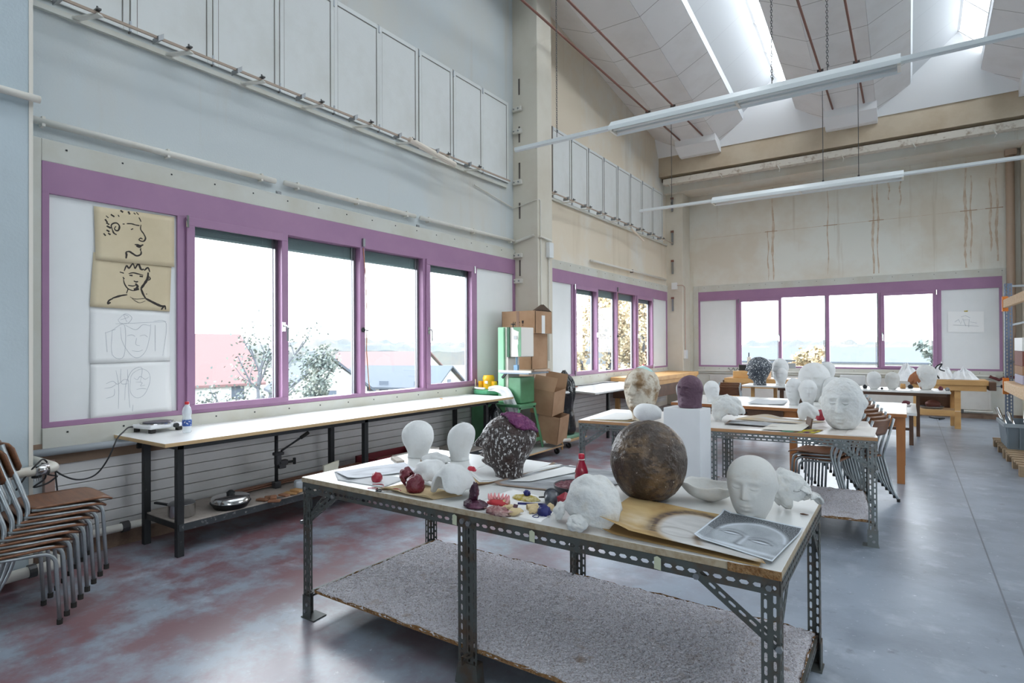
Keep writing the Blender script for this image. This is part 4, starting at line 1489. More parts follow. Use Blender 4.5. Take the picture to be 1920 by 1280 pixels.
# red and coloured scraps
lumpy('red_ball', REDP, (.062, .060, .055), .10, 2, 2, loc=(-2.422, 2.23, ZT), tags=('small glossy red ball on the left part of the front table', 'ball'))
lumpy('red_ball', DRED, (.096, .094, .092), .08, 3, 5, (28, 20), .2, loc=(-2.085, 2.18, ZT), tags=('larger dark red speckled ball in front of the plaster mask', 'ball'), fine=.03)
shell('red_shell', DRED, (.075, .07, .055), (-2.19, 2.235, ZT), (0, R(-50), 0), 1.7, .3, .12, 41, ('broken dark red and pink shell left of the dark red ball', 'shell'), fine=.06)
lumpy('pink_flower', mat('coral_red', (.72, .06, .10), .5, bump=(40, 1.0)), (.055, .05, .045), .25, 4, 4, loc=(-2.10, 2.66, ZT), tags=('bright coral-red lump behind the plaster masks', 'wax lump'), fine=.1)
m = MB()
m.tube(spline([(-2.39, 2.17, .804), (-2.33, 2.19, .806), (-2.27, 2.14, .804), (-2.20, 2.17, .805), (-2.16, 2.15, .804)], 6), .003, 5)
m.build('red_thread', REDP, tags=('thin red drips between the two red balls', 'thread'))
m = MB()
m.tube(spline([(-2.35, 2.10, .803), (-2.31, 2.13, .804), (-2.29, 2.10, .803)], 5), .0025, 5)
m.build('red_thread', REDP, tags=('short red squiggle near the left front edge of the front table', 'thread'))
m = MB()
m.tube(spline([(-2.27, 2.085, .806), (-2.255, 2.10, .808), (-2.235, 2.085, .806), (-2.255, 2.072, .806), (-2.27, 2.085, .806)], 4), .003, 5)
sx_ = m.build('scissors', BLACKM, tags=('small black-handled scissors near the front edge', 'scissors'))
MB().bar((-2.237, 2.09, .806), (-2.20, 2.13, .804), .006, .002).build('blade', SILV, sx_)

cr = lumpy('wax_lump', mat('plum_black', (.05, .012, .03), .3, n=(16, (.22, .07, .13), .5, .7), bump=(25, 1.0), spec=.6), (.12, .08, .035), .2, 3, 7, (24, 12), .3, loc=(-1.66, 2.13, ZT), tags=('purple-black folded wax lump with upright tip near the front edge', 'wax lump'), fine=.1)
lumpy('upright_tip', MATS['plum_black'], (.045, .04, .10), .2, 3, 9, (18, 14), .2, cr, loc=(-.022, .012, .018), fine=.08, rot=(R(8), R(14), 0))
pk = lumpy('wax_tiara', mat('red_wax', (.50, .03, .04), .5), (.115, .07, .022), .06, 2, 3, (24, 8), .4, loc=(-1.60, 2.225, ZT), tags=('pink wax crown with a row of pale teeth, red underside', 'wax crown'))
for k in range(9):
    a = PI * k / 8
    m = MB()
    x, y = .048 * math.cos(a), .030 * math.sin(a) + .004
    m.lathe([(.0, 0), (.010, .002), (.008, .016), (.003, .030), (0, .034)], (0, 0, 0), 6)
    t = m.build('tooth', PINK, pk, smooth=True, loc=(x, y, .014))
    t.rotation_euler = (R(-18) * math.sin(a), R(18) * math.cos(a), 0)
lumpy('mauve_crust', mat('mauve_crust', (.36, .17, .17), .8, n=(30, (.60, .42, .38), .45, .65), bump=(50, 1.0)), (.12, .06, .035), .25, 4, 12, (26, 12), .3, loc=(-1.505, 2.095, ZT), tags=('mauve and brown crusty strip hanging at the front edge', 'crust'), fine=.12)
lumpy('yellow_sponge', YELC, (.15, .085, .022), .12, 3, 14, (28, 8), .5, loc=(-1.535, 2.37, ZT), tags=('flat yellow crumbly slab in the heap of scraps', 'slab'), fine=.06)
lumpy('blue_scrap', BLUE, (.034, .03, .026), .2, 3, 1, loc=(-1.53, 2.37, ZT + .022), tags=('small dark blue cube-like scrap lying on the yellow slab', 'scrap'))
bs = lumpy('blue_scrap', BLUE, (.062, .05, .045), .2, 2.5, 8, loc=(-1.325, 2.19, ZT + .002), tags=('dark blue lump with dangling threads at the front of the white sheet', 'scrap'), fine=.06)
MB().tube(spline([(-.02, -.02, .01), (-.035, -.04, .002), (-.02, -.05, .002), (-.005, -.045, .002), (-.01, -.03, .004)], 5), .002, 5).build('thread', BLUE, bs)
MB().bar((-1.52, 2.275, .806), (-1.40, 2.33, .806), .012, .010).build('blue_stick', BLUE, tags=('dark blue paint stick before the yellow slab', 'stick'))
for i, (x, y, r_, L_, a, lab) in enumerate(((-1.575, 2.235, .012, .03, 20, 'small tan tube end by the pink crown'), (-1.43, 2.215, .015, .05, 50, 'tan rolled tube end beside the dark blue lump'))):
    t = MB()
    t.tube([(0, 0, r_), (L_ * math.cos(R(a)), L_ * math.sin(R(a)), r_)], r_, 12, caps=False)
    t.build('rolled_tube', TAN, loc=(x, y, ZT), solid=.003, tags=(lab, 'tube'))
for i, (x, y, sx2, lab) in enumerate(((-1.505, 2.175, .07, 'tan leaf-like flake at the left of the scraps'), (-1.44, 2.13, .075, 'tan jagged flake nearest the table edge'), (-1.385, 2.20, .06, 'tan flake beside the dark blue lump'), (-1.34, 2.27, .05, 'tan flake leaning on the fallen dark cup'))):
    shell('tan_flake', TAN, (sx2, sx2 * .7, .02), (x, y, ZT), (R(12), R(-8), R(40 * i)), 1.35, .4, .15, 50 + i, (lab, 'flake'), thick=.003, res=(18, 6), fine=.08)
MB().obox((-1.475, 2.185, .812), (.02, .03, .024), (.3, .2, .5)).build('dark_chip', mat('chip_plum', (.07, .02, .035), .5), tags=('dark plum chip among the tan flakes', 'chip'))
# fallen cup, red faceted ball, dish with crust, bottle
cu = empty('fallen_cup', (-1.41, 2.40, ZT + .034), label='dark painted plastic cup lying on its side', cat='cup', rot=(R(97), 0, R(28)))
MB().lathe([(.033, 0), (.030, .05), (.025, .09), (0, .09)], (0, 0, 0), 22).build('cup_wall', DCUP, cu, smooth=True, solid=.002)
MB().lathe([(.035, -.002), (.036, .003), (.033, .004)], (0, 0, 0), 22).build('cup_rim', DCUP, cu, smooth=True, solid=.002)
bmm = MB()
bmesh.ops.create_icosphere(bmm.b, subdivisions=1, radius=.042)
for v in bmm.b.verts:
    v.co *= 1 + .14 * noise.noise(v.co * 60)
    v.co.z = max(v.co.z, -.034)
bmm.build('red_polyhedron', REDP, loc=(-1.305, 2.345, ZT + .034), tags=('glossy red faceted ball beside the fallen cup', 'faceted ball'))
ds = empty('crust_dish', (-1.39, 2.62, ZT), label='shallow dark dish filled with purple-red crust behind the bottle', cat='dish')
MB().lathe([(0, 0), (.10, .002), (.115, .035), (.118, .045)], (0, 0, 0), 36).build('dish_wall', mat('dark_dish', (.045, .04, .05), .35), ds, smooth=True, solid=.004)
m = MB()
m.grid(lambda u, v: Vector((.112 * v * math.cos(2 * PI * u), .112 * v * math.sin(2 * PI * u), .040 + .010 * noise.noise(Vector((v * math.cos(2 * PI * u) * 9, v * math.sin(2 * PI * u) * 9, 2))))), 44, 12)
m.build('crust', PLUM, ds, smooth=False)
bt = empty('red_bottle', (-1.325, 2.545, ZT), label='plastic bottle filled with red paint standing on the front table', cat='bottle')
MB().lathe([(0, .0), (.028, .0), (.033, .006), (.0335, .05), (.031, .06), (.0335, .07), (.0335, .115), (.031, .122), (.033, .130), (.024, .160), (.014, .183), (.0125, .195), (0, .195)], (0, 0, 0), 28).build('bottle_body', mat('red_bottle', (.35, .012, .04), .18, n=(9, (.75, .62, .64), .60, .72), spec=.6, coat=.5), bt, smooth=True)
MB().lathe([(0, .193), (.0145, .193), (.0150, .2), (.0150, .214), (.013, .217), (0, .217)], (0, 0, 0), 22).build('cap', mat('red_cap', (.50, .02, .05), .35), bt, smooth=True)
MB().lathe([(.0165, .1885), (.0165, .192), (.0125, .192)], (0, 0, 0), 20).build('neck_ring', mat('clear_ring', (.80, .70, .70), .2), bt, smooth=True)
MB().lathe([(.033, .014), (.0345, .018), (.0345, .038), (.033, .042)], (0, 0, 0), 28).build('label_band', mat('pinkish_label', (.72, .52, .55), .5, n=(30, (.50, .05, .10), .5, .6)), bt, smooth=True)
MB().bar((-1.50, 2.43, .805), (-1.36, 2.50, .815), .008, .006).build('brush_handle', BLACKM, tags=('thin black brush handle behind the yellow slab', 'brush'))
MB().obox((-1.215, 2.52, .806), (.02, .012, .01), (0, 0, .6)).build('black_chip', BLACKM, tags=('small black chip between bottle and brown ball', 'chip'))
MB().bar((-1.80, 2.575, .803), (-1.72, 2.63, .804), .006, .003).build('dark_sliver', DARKW, tags=('thin dark wooden sliver in front of the speckled head', 'sliver'))
MB().obox((-2.76, 2.72, .807), (.05, .16, .014), (0, 0, R(60))).build('wood_batten', mat('grey_batten', (.50, .44, .38), .7), tags=('short flat batten under the blank head at far left', 'batten'))
MB().bar((-2.59, 2.76, .809), (-2.50, 2.94, .809), .022, .016).build('wood_batten', mat('brown_batten', (.40, .29, .20), .7), tags=('brown batten beside the head with pointed crown', 'batten'))

# ================================================================== PAPER AND DRAWINGS
def fbm(x, y, s=0):
    return noise.fractal(Vector((x, y, s)), 1.0, 2.0, 4)


def sheet(name, c, z, m, label=None, paint=None, lift=None, n=(24, 18), wave=.002, seed=0, parent=None, thick=.0012, cat='drawing'):
    """a sheet of paper lying flat: c = four (x, y) corners in order; lift(u, v) curls it."""
    mb = MB()
    c = [Vector((p[0], p[1], 0)) for p in c]

    def fn(u, v):
        p = c[0] * (1 - u) * (1 - v) + c[1] * u * (1 - v) + c[2] * u * v + c[3] * (1 - u) * v
        h = wave * (1 + noise.noise(Vector((p.x * 6, p.y * 6, seed))))
        if lift:
            q = lift(u, v)
            if isinstance(q, tuple):
                p = p + Vector((q[0], q[1], 0))
                h += q[2]
            else:
                h += q
        p.z = z + h
        return p
    mb.grid(fn, *n)
    o = mb.build(name, m, parent, smooth=True, solid=thick)
    if paint:
        at = o.data.color_attributes.new('Col', 'FLOAT_COLOR', 'POINT')
        k = 0
        for i in range(n[0] + 1):
            for j in range(n[1] + 1):
                col = paint(i / n[0], j / n[1])
                at.data[k].color = (*col, 1)
                k += 1
    if label:
        tag(o, label, cat)
    return o


def lerp(a, b, t):
    t = max(0, min(1, t))
    return tuple(x * (1 - t) + y * t for x, y in zip(a, b))


def G(u, c, w_):
    return math.exp(-((u - c) / w_) ** 2)


def charcoal_face(u, v):
    """soft charcoal face with lowered lids: v is up."""
    n1, n2 = fbm(u * 75, v * 75, 3), fbm(u * 6, v * 5, 8)
    r = math.hypot((u - .56) / .43, (v - .40) / .47)
    hairt = max(0, min(1, (r - .93) / .14)) * (1 if v > .38 else .35)
    g = .44 + .05 * n2 - .10 * G(u, .60, .16) * G(v, .62, .14) + .05 * G(u, .3, .15) * G(v, .6, .2)
    g = g * (1 - hairt) + (.17 + .14 * n1) * hairt
    g += .18 * G(r, .93, .05) * (v > .45)
    for cx, cy, tl in ((.33, .40, .10), (.72, .34, .02)):
        ex = (u - cx) / .135
        yy = v - cy - tl * (u - cx)
        if abs(ex) < 1.25:
            g -= .34 * math.exp(-((yy - .045 * (1 - ex * ex)) / .020) ** 2) * max(0, 1 - ex * ex * .6)
            g -= .30 * math.exp(-((yy + .030 * (1 - ex * ex)) / .013) ** 2) * max(0, 1 - ex * ex * .6)
            g += .42 * math.exp(-((yy + .002) / .014) ** 2) * max(0, 1 - ex * ex)
        g -= .14 * math.exp(-((yy - .12 + .05 * ex * ex) / .03) ** 2) * max(0, 1 - ex * ex * .35)
    g -= .16 * G(u, .49 + .10 * (v - .3), .025) * (.14 < v < .40)
    g += .14 * G(u, .53, .022) * (.14 < v < .45)
    g -= .22 * G(v, .135, .018) * G(u, .52, .07)
    g += .22 * G(v, .05 + .06 * u, .03) + .08 * n1 * .6
    if u < .018 or v > .972 or u > .987 or v < .025:
        g = .70
    g = max(.05, min(.72, g))
    return (g * .90, g * .98, g * 1.06)


def ochre_face(u, v):
    base = lerp((.40, .25, .10), (.56, .40, .19), .5 + .7 * fbm(u * 4, v * 4, 5))
    r = math.hypot((u - .70) / .40, (v - .36) / .50)
    arcb = G(r, 1.06, .13) * (1 if v > .2 else .4)
    c = lerp(base, (.10, .075, .07), min(1, arcb * 1.15) * (.80 + .40 * fbm(u * 12, v * 26, 2)))
    if r < 1:
        t = min(1, (1 - r) / .15)
        g = .56 + .08 * fbm(u * 4 + v * 3, v * 14, 6)
        f = (g, g * .99, g * .97)
        e = math.hypot((u - .48) / .14, (v - .30) / .10)
        f = lerp(f, (.30, .28, .26), .6 * G(e, 1, .14))
        f = lerp(f, (.28, .22, .18), .6 * G(v - .25 * (u - .6), .28, .03) * (u > .6))
        f = lerp(f, (.30, .20, .12), .7 * G(u, .62, .03) * (.05 < v < .3))
        c = lerp(c, f, t)
    if u < .28:
        c = lerp(c, (.66, .56, .40), .6 * G(u, .14, .12) * G(v, .35, .2) * (1 + fbm(u * 9, v * 9, 1)))
    return c


def smoky(u, v):
    g = .33 + .16 * fbm(u * 2.4, v * 7, 4) + .05 * fbm(u * 8, v * 22, 9)
    for a, b, w_, s in ((.30, .62, .07, .34), (.52, .38, .06, .20), (.80, .70, .12, .22), (.68, .2, .05, .15)):
        g += s * G(v - .35 * (u - a), b, w_) * G(u, a, .22)
    if v < .05 or u < .03:
        return (.30, .22, .17)
    g = max(.10, min(.74, g))
    return (g * .97, g, g * 1.04)


def blotchy(u, v):
    g = .76 - .22 * G(math.hypot((u - .55) / .3, (v - .5) / .35), .9, .25) * (.6 + .5 * fbm(u * 7, v * 7, 2))
    return (g * .96, g * .98, min(.85, g * 1.04))


def smoky_kraft(u, v):
    c = lerp((.55, .42, .25), (.42, .40, .39), .5 + .9 * fbm(u * 3, v * 5, 7))
    return lerp(c, (.72, .73, .75), G(v, .5, .15) * G(u, .6, .3) * .8)


# front table, from the left
sheet('paper_sheet', [(-2.81, 2.26), (-2.58, 2.16), (-2.42, 2.55), (-2.66, 2.68)], ZT + .004, VC, 'large white sheet with faint blue-grey smudge at the left end of the front table', blotchy, lambda u, v: .015 * max(0, .15 - v) * 6 * u, (26, 30), .003, 2)
sheet('paper_sheet', [(-2.83, 2.27), (-2.64, 2.14), (-2.30, 2.16), (-2.34, 2.40)], ZT + .0016, mat('grey_sheet', (.66, .67, .68), .85), 'thin greyish sheet under the smudged white sheet at left', None, None, (18, 18), .001, 3, cat='paper')
sheet('kraft_sheet', [(-2.31, 2.11), (-1.92, 2.10), (-1.84, 2.26), (-2.24, 2.34)], ZT + .002, KRAFT, 'brown paper under the plaster half-mask with curled edge', None, lambda u, v: .022 * max(0, .12 - v) * 8 * (.4 + .6 * math.sin(u * 5) ** 2), (30, 14), .001, 4, cat='paper')
for k, (dx, dy, m_) in enumerate(((0, 0, CARD), (.02, .01, KRAFT), (.035, .025, PAPER), (.02, .045, PAPER))):
    sheet('paper_stack' if k == 0 else 'stacked_sheet', [(-2.16 + dx, 2.62 + dy), (-1.90 + dx * .4, 2.43 + dy), (-1.76 + dx * .3, 3.10 + dy * .5), (-2.12 + dx, 3.12 + dy * .5)], ZT + .003 + .004 * k, m_,
          ['brown cardboard sheet at the bottom of the paper pile beside the speckled head', 'kraft sheet second from the bottom of the pile beside the speckled head', 'white sheet below the top of the pile beside the speckled head', 'uppermost white sheet of the pile beside the speckled head'][k], None,
          lambda u, v: .012 * max(0, .12 - v) * 8, (14, 20), .0012, 10 + k, cat='paper')
sheet('paper_sheet', [(-1.80, 2.60), (-1.70, 2.66), (-1.56, 3.12), (-1.72, 3.15)], ZT + .011, PAPER, 'narrow white sheet folded over the smoky drawing behind the speckled head', None, None, (8, 14), .001, 15, cat='paper')
sheet('smoky_drawing', [(-1.84, 2.52), (-1.37, 2.60), (-1.22, 3.12), (-1.82, 3.12)], ZT + .003, VC, 'large smoky grey charcoal drawing under the bottle and crust dish', smoky, lambda u, v: .010 * max(0, v - .9) * 10 + .012 * max(0, .08 - u) * 12, (80, 60), .002, 6)
sheet('paper_sheet', [(-1.70, 2.14), (-1.29, 2.088), (-1.33, 2.42), (-1.70, 2.50)], ZT + .002, PAPER, 'white sheet with bent front corner under the coloured scraps', None, lambda u, v: -.004 * (v < .06), (20, 20), .0008, 7, cat='paper')
sheet('ochre_drawing', [(-.985, 2.100), (-.40, 2.092), (-.66, 2.58), (-1.06, 2.64)], ZT + .006, VC, 'ochre brown drawing of a face with rolled front edge on the front table', ochre_face,
      lambda u, v: (-.06 * max(0, .14 - u) * 6, -.0, .034 * max(0, .16 - u) * 6.2 * (1 - .8 * v) + .030 * max(0, .22 - v) * 4.5 * (1 - u) ** 1.0 + .006), (100, 90), .002, 8)
sheet('kraft_sheet', [(-1.03, 2.13), (-.42, 2.085), (-.44, 2.40), (-1.04, 2.55)], ZT + .001, mat('brown_kraft', (.40, .26, .11), .8), 'brown kraft sheet beneath the ochre face drawing', None, lambda u, v: .016 * max(0, .1 - u) * 10, (24, 14), .001, 9, cat='paper')
sheet('charcoal_drawing', [(-.672, 2.195), (-.385, 2.118), (-.352, 2.575), (-.665, 2.60)], ZT + .026, VC, 'grey charcoal drawing of a face with closed eyes at the near right table corner', charcoal_face,
      lambda u, v: -.010 * v + .012 * max(0, .1 - u) * 8 + .010 * G(v, 1, .1) - .012 * u, (190, 180), .002, 11)

# ink brush drawings and pencil sheets pinned to the white board


def wall_sheet(name, m, label, ys, zs, x, lift=.004):
    """ys/zs: corner coordinates top-left, top-right, bottom-right, bottom-left on the left wall."""
    mb = MB()

    def fn(u, v):
        yt = ys[0] * (1 - u) + ys[1] * u
        yb = ys[3] * (1 - u) + ys[2] * u
        zt_ = zs[0] * (1 - u) + zs[1] * u
        zb_ = zs[3] * (1 - u) + zs[2] * u
        return Vector((x + lift * (1 - v) ** 2 * 1.5 + .001 * math.sin(u * 7 + v * 3), yb * (1 - v) + yt * v, zb_ * (1 - v) + zt_ * v))
    mb.grid(fn, 12, 10)
    o = mb.build(name, m, smooth=True, solid=.001)
    tag(o, label, 'drawing')
    return o, fn


def strokes(parent, fn, lines, mapf, wid, m, name, off=.0016):
    mb = MB()
    for ln in lines:
        ww = wid
        if isinstance(ln, tuple) and isinstance(ln[0], (int, float)):
            ww, ln = ln[0] * wid, ln[1]
        pts = spline([mapf(*p) + (0,) for p in ln], 5) if len(ln) > 2 else [Vector(mapf(*p) + (0,)) for p in ln]
        P_ = [fn(p.x, p.y) + Vector((off, 0, 0)) for p in pts]
        n_ = len(P_)
        prev = None
        for i, p in enumerate(P_):
            d = (P_[min(i + 1, n_ - 1)] - P_[max(i - 1, 0)])
            d.x = 0
            if d.length < 1e-6:
                continue
            d.normalize()
            s = Vector((0, -d.z, d.y))
            hw = ww * (.65 + .45 * math.sin(PI * (i + .5) / n_)) * (.85 + .3 * noise.noise(p * 40))
            a, b = mb.b.verts.new(p + s * hw), mb.b.verts.new(p - s * hw)
            if prev:
                mb.b.faces.new((prev[0], prev[1], b, a))
            prev = (a, b)
    return mb.build(name, m, parent)


def quadmap(tl, tr, br, bl):
    def f(x, y):
        u = v = .5
        for _ in range(6):
            xl = tl[0] * v + bl[0] * (1 - v)
            xr = tr[0] * v + br[0] * (1 - v)
            u = (x - xl) / (xr - xl)
            yt = tl[1] * (1 - u) + tr[1] * u
            yb = bl[1] * (1 - u) + br[1] * u
            v = (yb - y) / (yb - yt)
        return (max(.01, min(.99, u)), max(.01, min(.99, v)))
    return f


XS = XW + .014
o3, f3 = wall_sheet('pencil_drawing', PAPER, 'white sheet with light pencil portrait and frame lines, third from the top on the board', (1.850, 2.428, 2.427, 1.846), (1.852, 1.842, 1.433, 1.425), XS)
o4, f4 = wall_sheet('pencil_drawing', PAPER, 'lowest white sheet on the board, with overlapping pencil figures', (1.852, 2.430, 2.435, 1.849), (1.430, 1.432, 1.010, .995), XS + .001, .01)
o2, f2 = wall_sheet('ink_drawing', KRAFTW, 'kraft paper brush drawing of a frontal bust, second from the top on the board', (1.872, 2.440, 2.424, 1.846), (2.275, 2.230, 1.845, 1.857), XS + .003)
o1, f1 = wall_sheet('ink_drawing', KRAFTW, 'kraft paper brush drawing of a head in profile, topmost on the board', (1.874, 2.464, 2.459, 1.884), (2.626, 2.648, 2.222, 2.218), XS + .006)
mp1 = quadmap((705, 260), (1315, 345), (1310, 720), (725, 660))
mp2 = quadmap((705, 610), (1285, 730), (1275, 1060), (675, 1020))
strokes(o1, f1, [
    [(1030, 345), (1040, 362), (1047, 378)], (1.2, [(1047, 400), (1045, 435), (1068, 468), (1082, 500), (1070, 522), (1048, 522), (1030, 512)]), (1.1, [(1030, 512), (1045, 500), (1060, 508)]),
    (1.5, [(1000, 548), (1025, 550), (1045, 556), (1066, 549)]), (2.0, [(1012, 556), (1035, 566), (1050, 560)]), [(1048, 575), (1044, 588), (1050, 600)],
    (1.7, [(1050, 600), (1045, 622), (1015, 632), (985, 615), (960, 600), (935, 604)]), (1.5, [(935, 604), (940, 625), (936, 652)]),
    [(910, 394), (925, 393)], (1.2, [(940, 391), (975, 392), (1010, 402), (1036, 406)]), [(972, 436), (988, 428)],
    (1.3, [(838, 440), (828, 405), (845, 388), (870, 388), (887, 410), (880, 440), (862, 442), (852, 428), (862, 410)]), (1.4, [(838, 440), (848, 462), (868, 474)]),
    [(790, 332), (808, 348)], (1.6, [(824, 322), (850, 340)]), [(876, 325), (884, 340)], (1.6, [(892, 292), (912, 306)]), (1.8, [(950, 300), (962, 322)]), [(990, 310), (1005, 322)], [(1010, 303), (1028, 325)],
    (1.4, [(784, 358), (802, 384)]), (1.5, [(792, 385), (815, 398)]), (1.6, [(796, 408), (826, 425)]), (1.6, [(795, 438), (816, 452)]), (1.4, [(775, 464), (790, 482)]), (1.4, [(806, 462), (824, 474)]),
], mp1, .0048, INK, 'ink_lines')
strokes(o2, f2, [
    [(914, 800), (920, 845), (945, 885), (985, 902), (1030, 895)], (2.2, [(1045, 888), (1070, 855), (1095, 815), (1100, 770)]), (1.1, [(1100, 830), (1116, 818), (1108, 800)]),
    (1.3, [(920, 755), (938, 715), (955, 735), (984, 702), (998, 740)]), (1.8, [(1000, 740), (1025, 705), (1045, 745), (1068, 745)]), (1.6, [(1070, 755), (1098, 735), (1112, 768)]), [(888, 762), (918, 772)], [(910, 800), (922, 815)],
    (1.2, [(952, 776), (985, 770), (1020, 778), (1062, 790)]), (1.5, [(958, 788), (982, 790)]), (1.5, [(1034, 796), (1060, 800)]), (1.3, [(990, 830), (1008, 838), (1024, 835)]),
    [(948, 862), (985, 868), (1015, 858)], (2.2, [(1003, 850), (1020, 872), (1005, 890)]), (2.2, [(990, 892), (1030, 892)]),
    [(950, 885), (936, 922)], (1.6, [(942, 932), (890, 940), (832, 958)]), (1.6, [(835, 960), (808, 975), (800, 998), (820, 988)]),
    (1.8, [(1045, 888), (1062, 930), (1082, 962)]), (2.4, [(1082, 962), (1140, 992), (1200, 1018), (1232, 1020)]), (1.6, [(1205, 1045), (1232, 1018), (1240, 1045)]),
    (.6, [(962, 948), (1000, 965), (1060, 962), (1085, 958)]), (.5, [(975, 960), (1030, 992), (1080, 980)]), [(1084, 928), (1092, 930)],
], mp2, .0046, INK, 'ink_lines')
strokes(o3, f3, [
    [(.26, .60), (.26, .15), (.40, .12), (.41, .70), (.26, .60)], [(.33, .80), (.42, .92), (.50, .85), (.45, .74), (.36, .74), (.33, .80)], [(.36, .80), (.46, .86), (.40, .90), (.44, .76)],
    [(.36, .66), (.38, .40), (.48, .15), (.58, .08), (.68, .22), (.73, .52), (.74, .74)], [(.42, .70), (.55, .62), (.64, .72), (.74, .70)], [(.44, .50), (.50, .52), (.54, .49)], [(.60, .50), (.66, .52), (.70, .48)],
    [(.56, .46), (.55, .34), (.60, .31)], [(.50, .22), (.58, .20), (.64, .23)], [(.80, .72), (.80, .20)], [(.78, .80), (.95, .76), (.90, .10)], [(.30, .72), (.95, .80)], [(.18, .55), (.30, .62)], [(.18, .56), (.20, .20)],
], lambda x, y: (x, y), .0013, PENCIL, 'pencil_lines')
strokes(o4, f4, [
    [(.30, .85), (.33, .55), (.32, .15)], [(.18, .62), (.26, .66), (.32, .60), (.40, .68), (.46, .64)], [(.16, .54), (.24, .55), (.30, .60)], [(.18, .36), (.27, .40), (.28, .52)], [(.36, .88), (.36, .62), (.44, .60)],
    [(.44, .86), (.45, .45), (.46, .15)], [(.40, .30), (.42, .60), (.50, .84), (.62, .88), (.60, .62)], [(.48, .72), (.47, .45), (.55, .32), (.65, .38), (.72, .60), (.71, .78), (.62, .86), (.52, .80), (.48, .72)],
    [(.52, .70), (.56, .66), (.60, .72), (.66, .66), (.71, .70)], [(.54, .62), (.62, .60), (.60, .54), (.66, .55)], [(.55, .48), (.62, .49), (.68, .47)], [(.50, .20), (.49, .08)],
], lambda x, y: (x, y), .0013, PENCIL, 'pencil_lines')
# the small drawing on the far board
mb = MB()
mb.grid(lambda u, v: Vector((.688 + .592 * u, YF - .020 - .004 * (1 - v), 1.775 + .43 * v - .02 * u)), 6, 6)
fs = mb.build('pencil_drawing', PAPER, solid=.001, tags=('white sheet with faint pencil sketch on the far right board', 'drawing'))
mb = MB()
for ln in ([(.2, .5), (.3, .62), (.36, .4), (.42, .66), (.5, .3)], [(.45, .6), (.6, .62), (.58, .25)], [(.15, .35), (.5, .33), (.85, .3)], [(.62, .5), (.8, .45)], [(.38, .75), (.5, .8), (.62, .7)]):
    mb.tube([(.688 + .592 * a, YF - .026, 1.775 + .43 * b - .02 * a) for a, b in ln], .0022, 4)
mb.build('pencil_lines', PENCIL, fs)
MB().box(.96, 1.02, YF - .027, YF - .024, 2.19, 2.215).build('tape', YELC, fs)

# ================================================================== THINGS ON THE SECOND STEEL TABLE
Z2 = .835
SH = head('stone_bust', 'large stone-brown mottled head with closed eyes on the second table', (-2.08, 5.22, Z2), .50, 'bust', STONE, toward(-2.08, 5.22, -32), .92, .95, 2.0, .012, 3, 31, chin=.24, res=(72, 64), cat='sculpted head', fine=.003)
m = MB()
m.grid(lambda u, v: Vector((.095 * v * math.cos(2 * PI * u), .100 * v * math.sin(2 * PI * u) - .020, .507 - .20 * v * v * .25 - .0)), 28, 6)
m.build('turquoise_cap', mat('turquoise_wash', (.42, .72, .68), .6, n=(6, (.62, .74, .70), .4, .7)), SH, smooth=True, solid=.006)
l1 = head('plaster_bust', 'small white plaster piece lying against the stone-brown head', (-2.03, 5.17, Z2 + .075), .17, 'egg', PLASTER, 0, .9, .9, 0, .05, 3, 33, tilt=(R(80), R(10)))
l2 = head('plaster_bust', 'white plaster head lying on its side in front of the pedestal', (-1.82, 5.03, Z2 + .095), .24, 'head', PLASTER, R(-70), .8, .85, 0, .03, 2.5, 35, tilt=(R(84), 0))
pdx = [(-1.655, 4.62), (-1.355, 4.60), (-1.325, 4.80), (-1.63, 4.86)]
m = MB()
m.poly([(x, y, 0) for x, y in pdx], (0, 0, 1.035))
m.build('pedestal', PEDE, bevel=.003, tags=('tall plain white box pedestal between the two steel tables', 'pedestal'))
head('purple_bust', 'dark purple clay head without neck on the white pedestal', (-1.47, 4.73, 1.036), .262, 'block', PURPH, toward(-1.47, 4.73, -38), .95, .95, 2.0, .012, 3, 41, chin=.08, res=(56, 52), cat='sculpted head', fine=.003)
shell('crumpled_mask', PLASTR, (.28, .22, .14), (-1.38, 5.55, Z2), (R(16), R(-8), 0), 1.75, .16, .08, 43, ('crumpled white plaster shell right of the pedestal', 'plaster mask'), fine=.05, res=(48, 18))
STROKE = mat('plaster_strokes', (.69, .70, .69), .8, n=(12, (.60, .58, .54), .55, .8), bump=(17, 1.0))
BH = head('textured_bust', 'big rough-textured white plaster head at the right end of the second table', (-.46, 5.60, Z2 - .005), .435, 'round', STROKE, toward(-.46, 5.60, -10), .78, .82, 2.1, .006, 3, 45, chin=.0, res=(130, 120), fine=.006)
MB().obox((-.70, 5.50, Z2 + .045), (.012, .16, .085), (0, R(8), R(20))).build('support_board', DARKW, tags=('dark wooden wedge propping the rough-textured head', 'wedge'))
shell('plaster_piece', PLASTER, (.17, .15, .14), (-.76, 5.95, Z2), (R(30), R(-15), 0), 1.6, .12, .06, 47, ('white plaster half-shell left of the rough-textured head', 'plaster fragment'))
lumpy('red_lump', REDP, (.09, .07, .10), .15, 2, 49, loc=(-.68, 6.10, Z2 + .0), tags=('red lump behind the white half-shell on the second table', 'wax lump'))
sheet('kraft_sheet', [(-2.52, 5.0), (-2.16, 5.07), (-2.18, 5.60), (-2.52, 5.62)], Z2 + .002, PAPER, 'white papers at the left end of the second table', None, lambda u, v: .008 * u, (10, 10), .002, 61, cat='paper')
sheet('kraft_sheet', [(-2.50, 4.97), (-2.12, 5.03), (-2.12, 5.2), (-2.50, 5.2)], Z2 + .001, KRAFT, 'brown sheet edge beneath the white papers on the second table', None, lambda u, v: .012 * max(0, u - .6), (10, 6), .001, 62, cat='paper')
